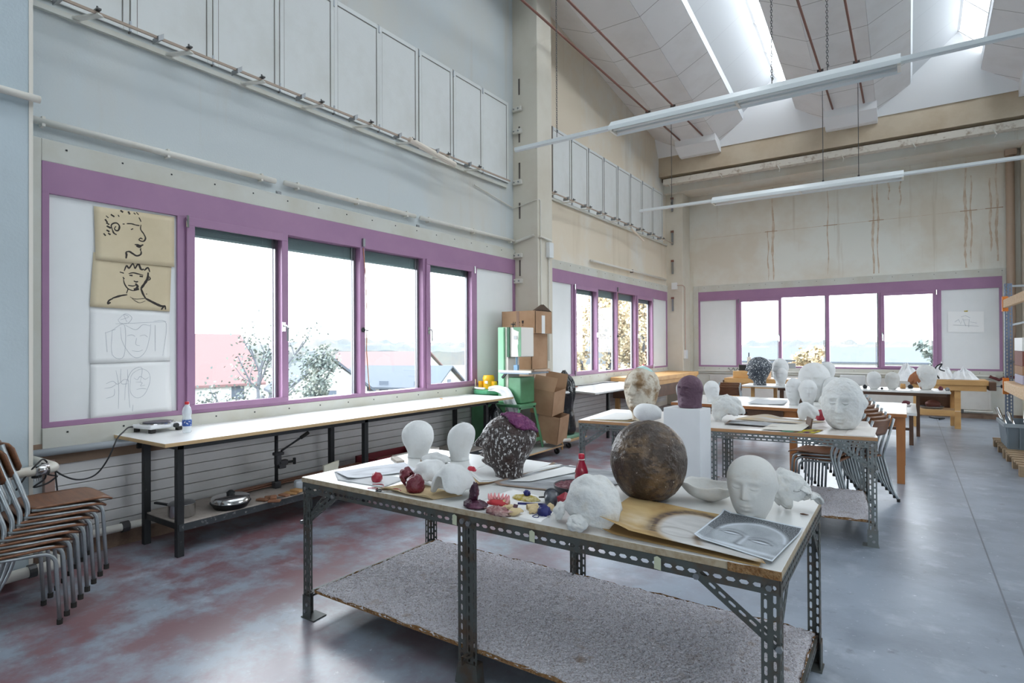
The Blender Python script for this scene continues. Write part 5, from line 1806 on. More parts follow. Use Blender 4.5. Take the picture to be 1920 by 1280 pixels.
sheet('smoky_drawing', [(-1.35, 5.30), (-.85, 5.36), (-.80, 5.62), (-1.38, 5.62)], Z2 + .003, VC, 'smoky grey drawing in front of the crumpled shell on the second table', smoky, lambda u, v: .014 * max(0, .2 - v) * 5 * (1 - u), (40, 24), .003, 63)
sheet('kraft_drawing', [(-1.36, 5.72), (-.78, 5.68), (-.62, 5.98), (-1.30, 6.02)], Z2 + .004, VC, 'kraft sheet with grey and white smudges behind the crumpled shell', smoky_kraft, lambda u, v: .03 * G(u, .25, .18) * v, (40, 24), .003, 64)
sheet('paper_sheet', [(-1.02, 5.14), (-.72, 5.20), (-.68, 5.62), (-1.0, 5.55)], Z2 + .006, mat('cream_sheet', (.72, .69, .62), .8), 'large cream sheet curling up beside the rough-textured head', None, lambda u, v: .05 * max(0, u - .5) * v, (16, 16), .003, 65, cat='paper')
sheet('yellow_print', [(-.86, 5.13), (-.62, 5.16), (-.58, 5.40), (-.84, 5.38)], Z2 + .003, VC, 'yellow, green and purple coloured sheet under the cream paper', lambda u, v: lerp((.62, .55, .03), (.10, .03, .08), .5 + 1.8 * fbm(u * 3, v * 3, 3)) if u > .35 else lerp((.15, .35, .25), (.60, .55, .05), v), None, (24, 18), .001, 66, cat='print')
sheet('paper_sheet', [(-.42, 5.19), (-.22, 5.21), (-.22, 5.80), (-.40, 5.80)], Z2 + .002, mat('beige_sheet', (.76, .72, .68), .6), 'pale board lying at the right end of the second table', None, None, (6, 8), .0005, 67, cat='board')

# ================================================================== THINGS ON THE FARTHER TABLES
Z3 = .775
head('plaster_bust', 'small white plaster head with neck, in the gap behind the dark purple head', (-2.16, 7.88, Z3), .29, 'bust', PLASTER, toward(-2.16, 7.88, 40), .95, .95, .7, .01, 3, 51, chin=.25)
head('plaster_bust', 'small white egg-like head left of the pedestal with two wires behind it', (-2.50, 7.78, Z3), .28, 'egg', PLASTER, 0, .85, .9, 0, .01, 3, 52)
sheet('paper_sheet', [(-1.72, 7.9), (-1.30, 7.96), (-1.34, 8.55), (-1.74, 8.6)], Z3 + .003, mat('grey_print', (.62, .64, .66), .7), 'open booklet on the long wooden table', None, lambda u, v: .02 * abs(u - .5), (12, 6), .001, 70, cat='booklet')
for (x, y, H_, sh, sd, tn, wd, face, lab) in (
        (-1.20, 8.10, .34, 'bust', 53, -30, .85, 1.0, 'greyish white bust seen from the side at the left of the head cluster'),
        (-1.03, 8.00, .33, 'bust', 54, 5, .92, 1.1, 'white bust with neck facing front in the middle of the head cluster'),
        (-1.05, 8.75, .52, 'head', 55, -8, .95, 1.3, 'largest white head of the cluster on the long wooden table'),
        (-.78, 8.05, .27, 'egg', 56, 0, .95, 0, 'blank white oval head right in the cluster on the long wooden table'),
        (-.80, 8.60, .34, 'egg', 57, 0, .90, 0, 'blank white head at the back right of the cluster')):
    head('plaster_bust', lab, (x, y, Z3), H_, sh, PLASTER, toward(x, y, tn), wd, wd, face, .012, 3, sd, chin=.24 if sh == 'bust' else .05, group=None, res=(44, 40))
head('plaster_bust', 'blank white egg head rising above the cluster on the long wooden table', (-.90, 8.85, Z3 + .26), .27, 'egg', PLASTER, 0, .8, .8, 0, .012, 3, 58)
MB().lathe([(0, 0), (.08, 0), (.08, .01), (.02, .02), (.018, .27), (0, .28)], (-.90, 8.85, Z3), 14).build('stand', BEECH, tags=('small turned stand under the raised egg head', 'stand'))
lumpy('red_shell', REDP, (.10, .08, .09), .1, 2, 59, loc=(-.70, 7.80, Z3), tags=('red lump before the blank oval head of the cluster', 'wax lump'))
lumpy('clay_lump', DARKW, (.16, .12, .10), .12, 2, 60, loc=(-1.16, 8.24, Z3), tags=('brown clay lump between the busts of the cluster', 'clay lump'))
# table before the left bench
Z4 = .82
DB = head('speckled_bust', 'blue-black head speckled white in profile on the white-topped table', (-2.19, 10.98, Z4), .50, 'bust', DARKB, toward(-2.19, 10.98, -80), 1.02, 1.05, 1.3, .012, 4, 71, chin=.22, res=(52, 48), cat='sculpted head', fine=.006)
head('plaster_bust', 'tall white head behind the blue-black speckled head', (-1.90, 11.30, Z4), .47, 'bust', PLASTER, toward(-1.9, 11.3, -50), .8, .8, 1.0, .012, 3, 72, chin=.25)
head('plaster_bust', 'small white head standing before the tall white one', (-1.82, 10.98, Z4), .31, 'bust', PLASTER, toward(-1.8, 11, -20), .85, .85, .8, .012, 3, 73, chin=.22)
sheet('paper_sheet', [(-1.72, 10.9), (-1.5, 10.9), (-1.5, 11.3), (-1.72, 11.3)], Z4 + .01, WHITEC, 'white paper ramp on the white-topped table', None, lambda u, v: .12 * v * (1 - u), (8, 8), .004, 74, cat='paper')
MB().obox((-1.60, 10.88, Z4 + .02), (.05, .03, .04)).build('black_clip', BLACKM, tags=('small black clip at the paper ramp', 'clip'))
box('wooden_block', BEECH, -2.95, -2.30, 12.3, 12.7, .862, 1.00, bevel=.01, tags=('long pale wood block lying on the left joiner bench', 'block'))
e = empty('machine_jig', (-2.74, 12.6, 1.0), label='small white upright machine fitting on the left joiner bench', cat='machine part')
MB().box(0, .07, 0, .07, .001, .28).build('upright', CREAM, e)
MB().tube([(.03, .03, .28), (.03, .03, .37)], .012, 6).build('pin', BLACKM, e)
MB().box(.07, .9, .02, .05, .20, .23).box(.07, .9, .02, .05, .06, .16).build('rail', mat('jig_grey', (.35, .38, .40), .5), e)
MB().box(-.16, -.02, 0, .08, .001, .12).build('motor', BLACKM, e)
m = MB()
m.tube([(-3.75 + .022 * k + 0, 12.62 + .03 * math.cos(k * 1.3), 1.0 - .06 + .035 * math.sin(k * 1.3)) for k in range(26)], .006, 5)
m.build('coiled_cable', BLACKM, tags=('dark coiled cable on the heating pipe left of the joiner bench', 'cable')).location = (0, 2.5, -.02)
# the table before the right bench
Z5 = .80
for (x, y, H_, sh, sd, m_, lab) in ((-.47, 11.22, .29, 'head', 81, PLASTER, 'small round white head, left one on the dark-edged white table'), (-.22, 11.30, .28, 'head', 82, PLASTW, 'small greyish head, middle one on the dark-edged white table'),
                                    (.235, 11.48, .40, 'head', 83, PLASTR, 'larger rough white head, right one on the dark-edged white table')):
    head('plaster_bust', lab, (x, y, Z5), H_, sh, m_, toward(x, y, 60), .95, .9, .7, .02, 3, sd, chin=.05)
shell('brown_shell', mat('shell_brown', (.34, .13, .055), .5), (.22, .2, .24), (.07, 11.45, Z5), (0, R(20), R(30)), 1.3, .3, .1, 84, ('orange-brown curved shell leaning on the rough white head', 'shell'))
for (x, y, m_, s, lab) in ((-.36, 11.2, BLACKM, .035, 'small black crumb between the two small heads'), (-.60, 11.3, BLACKM, .07, 'black and white twist left of the small round head'), (.42, 11.45, DRED, .07, 'dark red lump right of the rough white head'), (.50, 11.35, SILVD, .06, 'greenish lump at the table end'),
                            (-.08, 11.6, BEECH, .09, 'orange wooden stub behind the small heads'), (.02, 11.7, BLACKM, .07, 'black pot behind the small heads')):
    lumpy('small_lump', m_, (s, s * .8, s * .9), .2, 3, int(x * 100) % 17, (12, 8), .3, loc=(x, y, Z5), tags=(lab, 'lump'))
sheet('paper_sheet', [(-1.0, 11.3), (-.60, 11.3), (-.62, 11.8), (-1.0, 11.8)], Z5 + .05, mat('grey_card', (.50, .50, .50), .8), 'grey card box lid on the dark-edged white table', None, lambda u, v: .14 * v, (8, 8), .002, 85, cat='card')
m = MB()
m.tube(spline([(.46, 13.2, .90), (.40, 13.15, 1.02), (.42, 13.12, 1.12), (.50, 13.1, 1.17), (.46, 13.08, 1.08), (.54, 13.1, 1.04)], 5), .012, 6)
m.build('black_strap', BLACKM, tags=('black bent strap among the white cloths on the right joiner bench', 'strap'))
for i, (x, y, s, lab) in enumerate(((-.02, 12.85, (.50, .35, .36), 'crumpled white cloth pile with blue shadows at the left of the right joiner bench'), (.50, 13.42, (.42, .36, .34), 'crumpled white cloth pile in the middle of the right joiner bench'), (.83, 13.42, (.48, .36, .25), 'lower crumpled white cloth pile at the right of the right joiner bench'))):
    mb = MB()

    def cf(u, v, s=s, i=i):
        a = 2 * PI * u
        r = v
        h = (1 - r ** 1.3) * s[2] * .74 * (1 + .5 * noise.noise(Vector((math.cos(a) * 3, math.sin(a) * 3, i * 3.0 + r * 3))))
        q = 1 + .25 * noise.noise(Vector((math.cos(a) * 2.5, math.sin(a) * 2.5, i + 7.0)))
        return Vector((math.cos(a) * r * s[0] / 2 * q, math.sin(a) * r * s[1] / 2 * q, max(.002, h + .035 * abs(noise.noise(Vector((u * 14, v * 8, i)))) * (1 - r))))
    mb.grid(cf, 44, 14)
    mb.build('white_cloth', WHITEC, smooth=False, loc=(x, y, .882 if i else .862), tags=(lab, 'cloth'))
lumpy('red_lump', DRED, (.12, .08, .07), .12, 3, 91, loc=(-.04, 12.0, .50), tags=('dark red lump on the low white table', 'wax lump'))
sheet('paper_sheet', [(-.30, 11.5), (.02, 11.55), (.04, 12.05), (-.32, 12.1)], .504, PAPER, 'white paper with dark edge on the low white table', None, None, (6, 6), .002, 92, cat='paper')
MB().lathe([(.045, 0), (.05, .08), (0, .08)], (-.42, 10.9, .50), 16).build('red_cup', REDP, tags=('red cup behind the top of the tall chair stack', 'cup'), solid=.003)
MB().lathe([(0, 0), (.16, 0), (.19, .03), (.19, .04)], (.35, 13.4, .332), 20).build('metal_pan', SILVD, solid=.004, tags=('shallow metal pan on the low shelf of the right joiner bench', 'pan'))
lumpy('dark_box', mat('box_red_brown', (.16, .06, .045), .6), (.24, .2, .14), .04, 2, 93, loc=(.37, 13.4, .35), tags=('red-brown lump standing in the metal pan', 'lump'))
# left wall bench things
bo = empty('water_bottle', (-4.72, 11.95, .88), label='clear plastic water bottle with red cap on the worn wooden workbench', cat='bottle')
CLEARP = mat('clear_plastic', (.78, .84, .88), .12, spec=.7)
CLEARP.node_tree.nodes['Principled BSDF'].inputs['Alpha'].default_value = .5
MB().lathe([(0, 0), (.04, 0), (.045, .02), (.045, .15), (.03, .2), (.015, .22), (0, .22)], (0, 0, 0), 18).build('bottle_body', CLEARP, bo, smooth=True)
MB().lathe([(.017, .22), (.017, .245), (0, .245)], (0, 0, 0), 14).build('cap', mat('red_lid', (.60, .03, .08), .4), bo)
MB().tube(spline([(-4.95, 9.2, .81), (-4.8, 9.7, .82), (-4.9, 10.3, .81), (-4.7, 10.6, .82)], 5), .008, 6).build('thin_cable', BLACKM, tags=('thin black cord on the white desk', 'cord'))
lumpy('brown_scrap', mat('scrap_redbrown', (.28, .10, .06), .7), (.10, .22, .02), .1, 2, 96, loc=(-4.85, 9.05, .803), tags=('flat red-brown scrap on the white desk', 'scrap'))

# ================================================================== THINGS ON AND UNDER THE LONG BENCH
hpz = .872
hp_ = empty('hot_plate', (-5.02, 2.28, hpz), R(8), label='white single hot plate with round dark plate at the near end of the long bench', cat='hot plate')
MB().box(-.13, .13, -.14, .14, .03, .062).build('body', mat('enamel_white', (.78, .79, .80), .3), hp_, bevel=.012)
MB().lathe([(.0, .078), (.10, .078), (.105, .072), (.105, .064), (0, .064)], (0, 0, 0), 32).build('plate', mat('plate_dark', (.10, .10, .12), .3, .4), hp_)
MB().lathe([(.105, .066), (.125, .068), (.125, .062)], (0, 0, 0), 32).build('rim', SILV, hp_, solid=.002)
for x in (-.10, .10):
    for y in (-.11, .11):
        MB().box(x - .018, x + .018, y - .018, y + .018, 0, .03).build('foot', RUBBER, hp_)
MB().lathe([(0, -.012), (.018, -.012), (.02, .012), (0, .014)], (0, 0, 0), 12, Matrix.Translation((.14, .06, .045)) @ Matrix.Rotation(R(90), 4, 'Y')).build('knob', BLACKM, hp_)
m = MB()
m.tube(spline([(-5.12, 2.16, .91), (-5.05, 2.08, .92), (-4.82, 1.95, .92), (-4.70, 1.86, .89), (-4.68, 1.80, .77), (-4.70, 1.75, .68), (-4.70, 1.69, .645), (-4.70, 1.61, .648), (-4.70, 1.53, .695), (-4.70, 1.47, .76), (-4.66, 1.42, .82), (-4.60, 1.37, .81), (-4.60, 1.31, .74), (-4.60, 1.26, .66)], 8), .0055, 6)
m.tube(spline([(-4.64, 1.40, .80), (-4.62, 1.46, .77), (-4.62, 1.475, .66), (-4.60, 1.48, .53), (-4.59, 1.48, .45)], 6), .0055, 6)
m.tube(spline([(-4.64, 1.385, .76), (-4.65, 1.44, .72), (-4.66, 1.49, .70)], 6), .0055, 6)
m.tube(spline([(-4.64, 1.42, .76), (-4.64, 1.42, .70), (-4.64, 1.36, .655), (-4.64, 1.43, .665), (-4.65, 1.49, .70)], 6), .0055, 6)
cd = m.build('power_cable', mat('cable_black', (.018, .018, .02), .5), smooth=True, tags=('black cable hanging from the hot plate over the heating pipe elbow', 'cable'))
m = MB()
m.lathe([(.006, .05), (.014, .035), (.016, .012), (.026, 0), (.026, -.012), (0, -.012)], (-4.64, 1.375, .725), 10)
pg = m.build('plug', MATS['cable_black'], cd)
m = MB()
for dy in (-.012, 0, .012):
    m.tube([(-4.64, 1.375 + dy, .712), (-4.64, 1.375 + dy, .69)], .003, 5)
m.build('pins', SILV, pg)
wb = empty('water_bottle', (-4.72, 2.36, .872), label='clear plastic water bottle with red cap and blue label beside the hot plate', cat='bottle')
MB().lathe([(0, 0), (.028, 0), (.033, .008), (.030, .02), (.034, .05), (.034, .105), (.030, .12), (.028, .13), (.034, .145), (.035, .165), (.028, .195), (.014, .215), (.013, .225), (0, .225)], (0, 0, 0), 24).build('bottle_body', CLEARP, wb, smooth=True)
MB().lathe([(.0345, .052), (.0350, .055), (.0350, .100), (.0345, .103)], (0, 0, 0), 24).build('bottle_label', mat('label_blue', (.03, .09, .32), .5, n=(60, (.75, .75, .78), .55, .6), stains=[(40, (.6, .02, .04), .64, .68)]), wb, smooth=True)
MB().lathe([(.016, .222), (.0165, .240), (.014, .243), (0, .243)], (0, 0, 0), 16).build('cap', mat('cap_red', (.60, .03, .04), .4), wb, smooth=True)
lumpy('orange_crumb', BEECH, (.05, .03, .012), .1, 2, 3, (10, 6), .3, loc=(-4.9, 5.6, .871), tags=('tiny orange scrap far along the long bench', 'crumb'))
zs = .252
pt = empty('saucepan', (-4.62, 2.27, zs), R(200), label='steel saucepan with lid and black handle on the bench shelf', cat='saucepan')
MB().lathe([(0, 0), (.085, 0), (.092, .01), (.092, .095), (.097, .098)], (0, 0, 0), 32).build('pan_wall', SILV, pt, smooth=True, solid=.002)
MB().lathe([(.095, .100), (.08, .110), (.02, .118), (0, .118)], (0, 0, 0), 32).build('lid', SILVD, pt, smooth=True)
MB().lathe([(.012, .118), (.018, .135), (0, .138)], (0, 0, 0), 12).build('lid_knob', BLACKM, pt)
MB().bar((.09, 0, .075), (.25, 0, .085), .022, .014).build('handle', BLACKM, pt)
fp = empty('frying_pan', (-4.55, 2.62, zs), label='wide dark pan with domed steel lid on the bench shelf', cat='pan')
MB().lathe([(0, 0), (.12, 0), (.15, .045), (.153, .045)], (0, 0, 0), 36).build('pan_wall', BLACKM, fp, smooth=True, solid=.004)
MB().lathe([(.145, .047), (.142, .085), (.125, .092), (.02, .105), (0, .105)], (0, 0, 0), 36).build('lid', SILV, fp, smooth=True)
MB().lathe([(.03, .104), (.034, .118), (.012, .135), (0, .135)], (0, 0, 0), 14).build('lid_knob', BLACKM, fp)
for i, (x, y, a, lab) in enumerate(((-4.50, 2.87, 20, 'reddish-brown wood offcut nearest the domed pan'), (-4.44, 2.93, -35, 'rounded brown wood offcut at the shelf edge'), (-4.52, 2.96, 60, 'middle brown wood offcut on the bench shelf'), (-4.42, 3.02, 5, 'dark octagonal wood offcut on the bench shelf'), (-4.38, 2.90, 40, 'small brown wood offcut in front'))):
    o = MB().obox((0, 0, .009), (.10, .055, .018)).build('wood_offcut', mat('offcut', (.28, .13, .07), .7, n=(9, (.20, .09, .05), .4, .7)), loc=(x, y, zs + .016 * (i % 2)), rz=R(a), bevel=.008, tags=(lab, 'wood offcut'))
for i, (x, y, a) in enumerate(((-4.36, 3.13, 30), (-4.34, 3.18, 5))):
    MB().obox((0, 0, .008), (.12, .07, .016)).build('wood_offcut', mat('offcut_yellow', (.48, .27, .11), .7), loc=(x - .12, y, zs + .004 + .016 * i), rz=R(a), bevel=.004, tags=(('yellowish wood plate lying lower on the shelf' if i == 0 else 'yellowish wood plate lying on another plate on the shelf'), 'wood offcut'))
strp = None
for k in range(9):
    y0_ = 2.75 + .06 * (k % 3)
    if strp is None:
        strp = MB().box(-.007, .007, 0, 1.9, 0, .006).build('wood_strip', mat('strip_brown', (.26, .13, .085), .65), tags=('long thin brown wooden strip in the bundle on the bench shelf', 'wood strip', 'bundle of wooden strips on the bench shelf'))
        c = strp
    else:
        c = strp.copy()
        COL.objects.link(c)
    c.location = (-4.92 + .020 * (k % 5), y0_, zs + .010 + .008 * (k // 5) + .001 * k)
    c.rotation_euler = (R(.6), 0, R(-.3 * (k % 4)))
ro = empty('power_tool', (-4.56, 3.34, zs), R(70), label='grey and white portable power tool on the bench shelf', cat='power tool')
MB().box(-.10, .12, -.045, .045, .0, .085).build('tool_body', mat('tool_grey', (.50, .54, .58), .4), ro, bevel=.02)
MB().obox((-.03, -.047, .045), (.018, .006, .05)).build('switch', BLACKM, ro)
MB().obox((.06, -.047, .04), (.06, .006, .014), (0, .3, 0)).build('brand_stripe', BLACKM, ro)
bk_ = MB().poly([(-4.46, 3.48, zs), (-4.46, 3.60, zs), (-4.44, 3.62, zs + .22), (-4.43, 3.44, zs + .20)], (-.02, 0, 0)).build('leaning_booklet', mat('booklet_cream', (.74, .72, .58), .7), tags=('cream booklet leaning on the bench shelf behind the front table corner', 'booklet'))
ds_ = empty('drill_stand', (-4.80, 3.20, zs), label='dark iron drill press stand with lever on the bench shelf', cat='drill stand')
MB().tube([(0, 0, .0), (0, 0, .50)], .016, 10).build('column', BLACKM, ds_, smooth=True)
MB().box(-.03, .03, -.03, .03, 0, .06).build('base', mat('iron_grey', (.07, .07, .075), .5, .5), ds_, bevel=.004)
cg = MB()
cg.obox((.0, .02, .31), (.06, .09, .03)).obox((0, .015, .26), (.05, .05, .10)).obox((.0, .06, .22), (.05, .10, .05)).obox((0, .05, .19), (.06, .07, .04))
cg = cg.build('carriage', MATS['iron_grey'], ds_, bevel=.008)
MB().tube([(0, .05, .33), (.0, .14, .37), (0, .34, .46)], [.010, .009, .012], 8).build('lever', BLACKM, ds_)
MB().tube([(0, .26, .424), (0, .345, .462)], .017, 10).build('grip', RUBBER, ds_)
MB().tube([(0, .10, .215), (0, .19, .215)], .012, 8).obox((0, .19, .215), (.02, .02, .06)).build('clamp_screw', BLACKM, ds_)
rx = MB()
rx.box(-4.95, -4.62, 4.25, 5.0, .255, .29).box(-4.95, -4.62, 4.25, 4.27, .29, .36).box(-4.95, -4.62, 4.98, 5.0, .29, .36).box(-4.95, -4.93, 4.25, 5.0, .29, .36).box(-4.64, -4.62, 4.25, 5.0, .29, .36)
rx.build('red_tray', mat('tray_red', (.22, .03, .04), .6), tags=('dark red open box on the floor-level shelf behind the front table', 'box'))
MB().box(-4.60, -4.50, 4.45, 5.1, .255, .37).build('cream_box', CREAM, tags=('long cream box beside the dark red open box', 'box'))

# ================================================================== BAND SAW, DOLLIES, BOXES
DL = empty('dolly', (-4.88, 6.10, 0), label='flat plywood dolly on castors carrying the green band saw', cat='dolly')
MB().box(0, .80, 0, 1.20, .105, .125).build('deck', [mat('ply_grey', (.52, .52, .50), .6), mat('ply_edge2', (.60, .40, .22), .6)], DL)
for p in [c for c in DL.children if c.name.startswith('deck')][0].data.polygons:
    if abs(p.normal.z) < .5:
        p.material_index = 1


def castor(x, y, parent, z=.105, r=.042):
    c = MB().obox((x, y, z - .012), (.07, .07, .008)).bar((x, y - .02, z - .012), (x + .02, y - .02, r), .03, .004).bar((x, y + .02, z - .012), (x + .02, y + .02, r), .03, .004).build('castor', SILVD, parent)
    MB().lathe([(0, -.012), (r * .6, -.012), (r, -.010), (r, .010), (r * .6, .012), (0, .012)], (0, 0, 0), 20, Matrix.Translation((x + .02, y, r)) @ Matrix.Rotation(R(90), 4, 'X')).build('wheel', RUBBER, c)


for x in (.07, .72):
    for y in (.08, 1.10):
        castor(x, y, DL)
SW = empty('band_saw', (-4.2, 6.05, .127), label='green band saw with cream wheel cover standing on the dolly', cat='band saw')
fr = MB()
for x in (-.02, -.42):
    fr.bar((x, .07, 0), (x, .33, .62), .05, .012, up=(1, 0, 0)).bar((x, .90, 0), (x, .66, .62), .05, .012, up=(1, 0, 0))
    fr.bar((x, .30, .60), (x, .69, .60), .012, .06)
fr.box(-.44, 0, .29, .70, .60, .635).bar((-.02, .14, .13), (-.02, .84, .13), .012, .05).bar((-.42, .14, .13), (-.42, .84, .13), .012, .05)
fr.build('base_frame', GREEN, SW, bevel=.004)
MB().box(-.40, -.05, .15, .80, .12, .14).build('base_shelf', mat('shelf_card', (.46, .40, .30), .8), SW)
MB().box(-.26, -.06, .41, .75, .64, .99).build('lower_wheel_box', GREEN, SW, bevel=.012)
MB().box(-.425, -.325, .40, .74, .64, 1.665).build('spine', GREENL, SW, bevel=.01)
MB().box(-.325, -.275, .43, .70, .64, 1.66).build('spine_back', CREAM, SW, bevel=.004)
tw = MB().box(-.26, -.06, .42, .74, 1.262, 1.66).build('upper_wheel_box', mat('saw_cream', (.80, .76, .70), .4), SW, bevel=.01)
MB().box(-.275, -.235, .40, .74, 1.26, 1.662).build('cover_edge', mat('saw_deep_green', (.02, .10, .045), .4), tw)
MB().poly([(-.185, .417, 1.66), (-.055, .417, 1.66), (-.055, .417, 1.27), (-.10, .417, 1.27), (-.11, .417, 1.40), (-.09, .417, 1.60), (-.17, .417, 1.63)], (0, -.004, 0)).build('green_panel', GREEN, tw)
MB().box(-.17, -.12, .412, .416, 1.50, 1.545).build('plate_sign', mat('plate_grey', (.55, .57, .56), .5), tw)
MB().box(-.19, -.10, .412, .416, 1.43, 1.48).build('paper_sign', PAPER, tw)
MB().tube([(-.24, .5, 1.66), (-.24, .5, 1.70)], .008, 8).obox((-.24, .5, 1.705), (.06, .02, .014)).obox((-.24, .5, 1.705), (.02, .06, .014)).build('tension_knob', BLACKM, tw)
MB().box(-.32, .14, .30, .80, 1.04, 1.062).build('saw_table', mat('table_steel', (.22, .27, .32), .3, .8), SW, bevel=.004)
MB().box(-.33, .18, .28, .30, 1.06, 1.09).build('fence', CREAM, SW)
MB().tube([(-.15, .45, 1.09), (-.15, .45, 1.26)], .012, 8).obox((-.15, .44, 1.12), (.06, .04, .07)).build('blade_guide', mat('guide_blue', (.18, .30, .42), .3, .5), SW)
MB().bar((-.34, .38, .98), (-.26, .38, 1.06), .02, .03).build('latch', BLACKM, SW)
# the second machine: green base with yellow motor behind the bench end
VM = empty('dust_extractor', (-4.89, 6.64, 0), label='green machine with yellow motor behind the end of the long bench', cat='machine')
MB().box(-.20, .12, -.20, .20, .02, .86).build('machine_body', GREEN, VM, bevel=.02)
MB().lathe([(0, .86), (.22, .86), (.24, .875), (.24, .925), (.22, .93), (0, .93)], (0, 0, 0), 32).build('tray', mat('tray_green', (.12, .45, .24), .35), VM, smooth=False)
MB().tube([(.22 * math.cos(a), .22 * math.sin(a), .95) for a in [R(150 + 8 * k) for k in range(18)]], .016, 8).build('white_hose', mat('hose_white', (.75, .76, .76), .5), VM, smooth=True)
MO = MB().lathe([(0, .935), (.075, .935), (.078, 1.06), (.085, 1.065), (.085, 1.085), (.07, 1.125), (0, 1.13)], (-.02, -.02, 0), 28).build('motor', YELLOW, VM, smooth=False)
MB().lathe([(0, .95), (.035, .95), (.035, 1.04), (0, 1.045)], (-.13, -.06, 0), 16).build('motor_capacitor', YELLOW, MO)
MB().lathe([(0, .945), (.04, .945), (.04, 1.04), (0, 1.045)], (.08, -.02, 0), 16).build('motor_switch', YELLOW, MO)
MB().obox((-.02 + .02, -.102, 1.03), (.05, .01, .035)).build('motor_sign', PAPER, MO)
m = MB()


_cp = spline([(-4.76, 6.42, .95), (-4.60, 6.40, .96), (-4.47, 6.40, .90), (-4.38, 6.395, .74), (-4.31, 6.39, .52)], 8)


def clothf(u, v):
    k = min(len(_cp) - 2, int(v * (len(_cp) - 1)))
    t = v * (len(_cp) - 1) - k
    p = _cp[k].lerp(_cp[k + 1], t)
    d = (_cp[k + 1] - _cp[k]).normalized()
    n_ = Vector((d.z, 0, -d.x))
    wd = .06 + .12 * min(1, v * 1.6)
    return p + n_ * (u - .5) * wd * (1 if v > .4 else .8) + Vector((0, .016 * math.sin(u * 12 + v * 3) + .010 * math.sin(v * 17), 0))


m.grid(clothf, 20, 26)
m.build('white_cloth', WHITEC, smooth=True, solid=.008, tags=('long white cloth hanging from the green tray beside the bench end', 'cloth'))


def bag(name, label, c, w_, d_, h_, seed):
    mb = MB()
    tab = [(0, .40), (.08, .50), (.25, .46), (.38, .40), (.46, .42), (.62, .50), (.78, .46), (.88, .34), (.94, .16), (1, .05)]

    def fn(u, v):
        a = 2 * PI * u
        r = crom(tab, v)
        fold = 1 + .16 * noise.noise(Vector((math.cos(a) * 2.6, math.sin(a) * 2.6, v * 2.2 + seed))) + .05 * math.sin(a * 7 + seed + v * 5) * (.3 + v)
        return Vector((math.cos(a) * r * w_ * fold, math.sin(a) * r * d_ * fold, v * h_ + .02 * noise.noise(Vector((a, v * 4, seed)))))
    mb.grid(fn, 48, 30)
    return mb.build(name, BAG, smooth=True, loc=c, tags=(label, 'bag'))


bag('rubbish_bag', 'black plastic rubbish bag leaning by the green saw under the bench end', (-4.52, 6.22, .13), .26, .26, .66, 3)
bag('rubbish_bag', 'tall black plastic rubbish bag with twisted top right of the cardboard boxes', (-4.42, 7.92, .175), .36, .30, .98, 8)
D3 = empty('dolly', (-4.68, 7.64, 0), label='small wooden dolly with green top under the tall black bag', cat='dolly')
MB().box(.0, .50, 0, .58, .10, .12).build('deck', MATS['ply_edge2'], D3)
MB().box(.04, .44, .04, .52, .12, .17).build('green_mat', mat('mat_green', (.22, .42, .30), .5), D3, bevel=.01)
castor(.44, .06, D3, .10, .04)
castor(.08, .06, D3, .10, .04)
castor(.44, .5, D3, .10, .04)
# cardboard boxes


def carton(label, c, size, rz=0, tilt=(0, 0), flaps=True, m=CARD, z=None, flap_a=(25, -20)):
    e = empty('cardboard_box', c, label=label, cat='box', rot=(tilt[0], tilt[1], rz))
    w_, d_, h_ = size
    t = .006
    MB().box(-w_ / 2, w_ / 2, -d_ / 2, d_ / 2, 0, t).box(-w_ / 2, w_ / 2, -d_ / 2, -d_ / 2 + t, t, h_).box(-w_ / 2, w_ / 2, d_ / 2 - t, d_ / 2, t, h_).box(-w_ / 2, -w_ / 2 + t, -d_ / 2, d_ / 2, t, h_).box(w_ / 2 - t, w_ / 2, -d_ / 2, d_ / 2, t, h_).build('box_body', m, e)
    if flaps:
        a, b = flap_a
        for (p0, p1, dr_, L, an) in (((-w_ / 2, -d_ / 2, h_), (w_ / 2, -d_ / 2, h_), Vector((0, 1, 0)), d_ / 2, a), ((-w_ / 2, d_ / 2, h_), (w_ / 2, d_ / 2, h_), Vector((0, -1, 0)), d_ / 2, b)):
            q = (dr_ * math.cos(R(an)) + Vector((0, 0, 1)) * math.sin(R(an))) * L
            MB().poly([Vector(p0), Vector(p1), Vector(p1) + q, Vector(p0) + q], (0, 0, .005)).build('flap', m, e)
    return e


CB1 = carton('cardboard box with fragile and this-way-up marks, topmost of the pile by the middle column', (-4.66, 7.24, 1.715), (.58, .46, .32), 0, flaps=True, flap_a=(3, 3))
MB().poly([(.29, -.23, .321), (.29, .0, .42), (.29, .23, .321)], (-.05, 0, 0)).build('flap_end', mat('card_dark', (.10, .065, .045), .9), CB1)
m = MB()
for x in (-.085, -.055):
    m.box(x - .003, x + .003, -.234, -.232, .10, .17)
    m.poly([(x - .010, -.233, .155), (x + .010, -.233, .155), (x, -.233, .175)], (0, .001, 0))
m.box(-.10, -.04, -.234, -.232, .09, .094)
m.poly([(.06, -.233, .185), (.095, -.233, .185), (.09, -.233, .15), (.083, -.233, .142), (.072, -.233, .142), (.065, -.233, .15)], (0, .001, 0))
m.box(.076, .079, -.234, -.232, .115, .143).box(.066, .089, -.234, -.232, .112, .116)
m.poly([(.0, -.233, .155), (.03, -.233, .155), (.02, -.233, .170), (.005, -.233, .168)], (0, .001, 0))
m.build('printed_marks', mat('print_ink', (.03, .02, .02), .8), CB1)
MB().box(-.03, .015, -.2335, -.232, .0, .32).build('packing_tape', mat('tape_brown', (.28, .15, .09), .4), CB1)
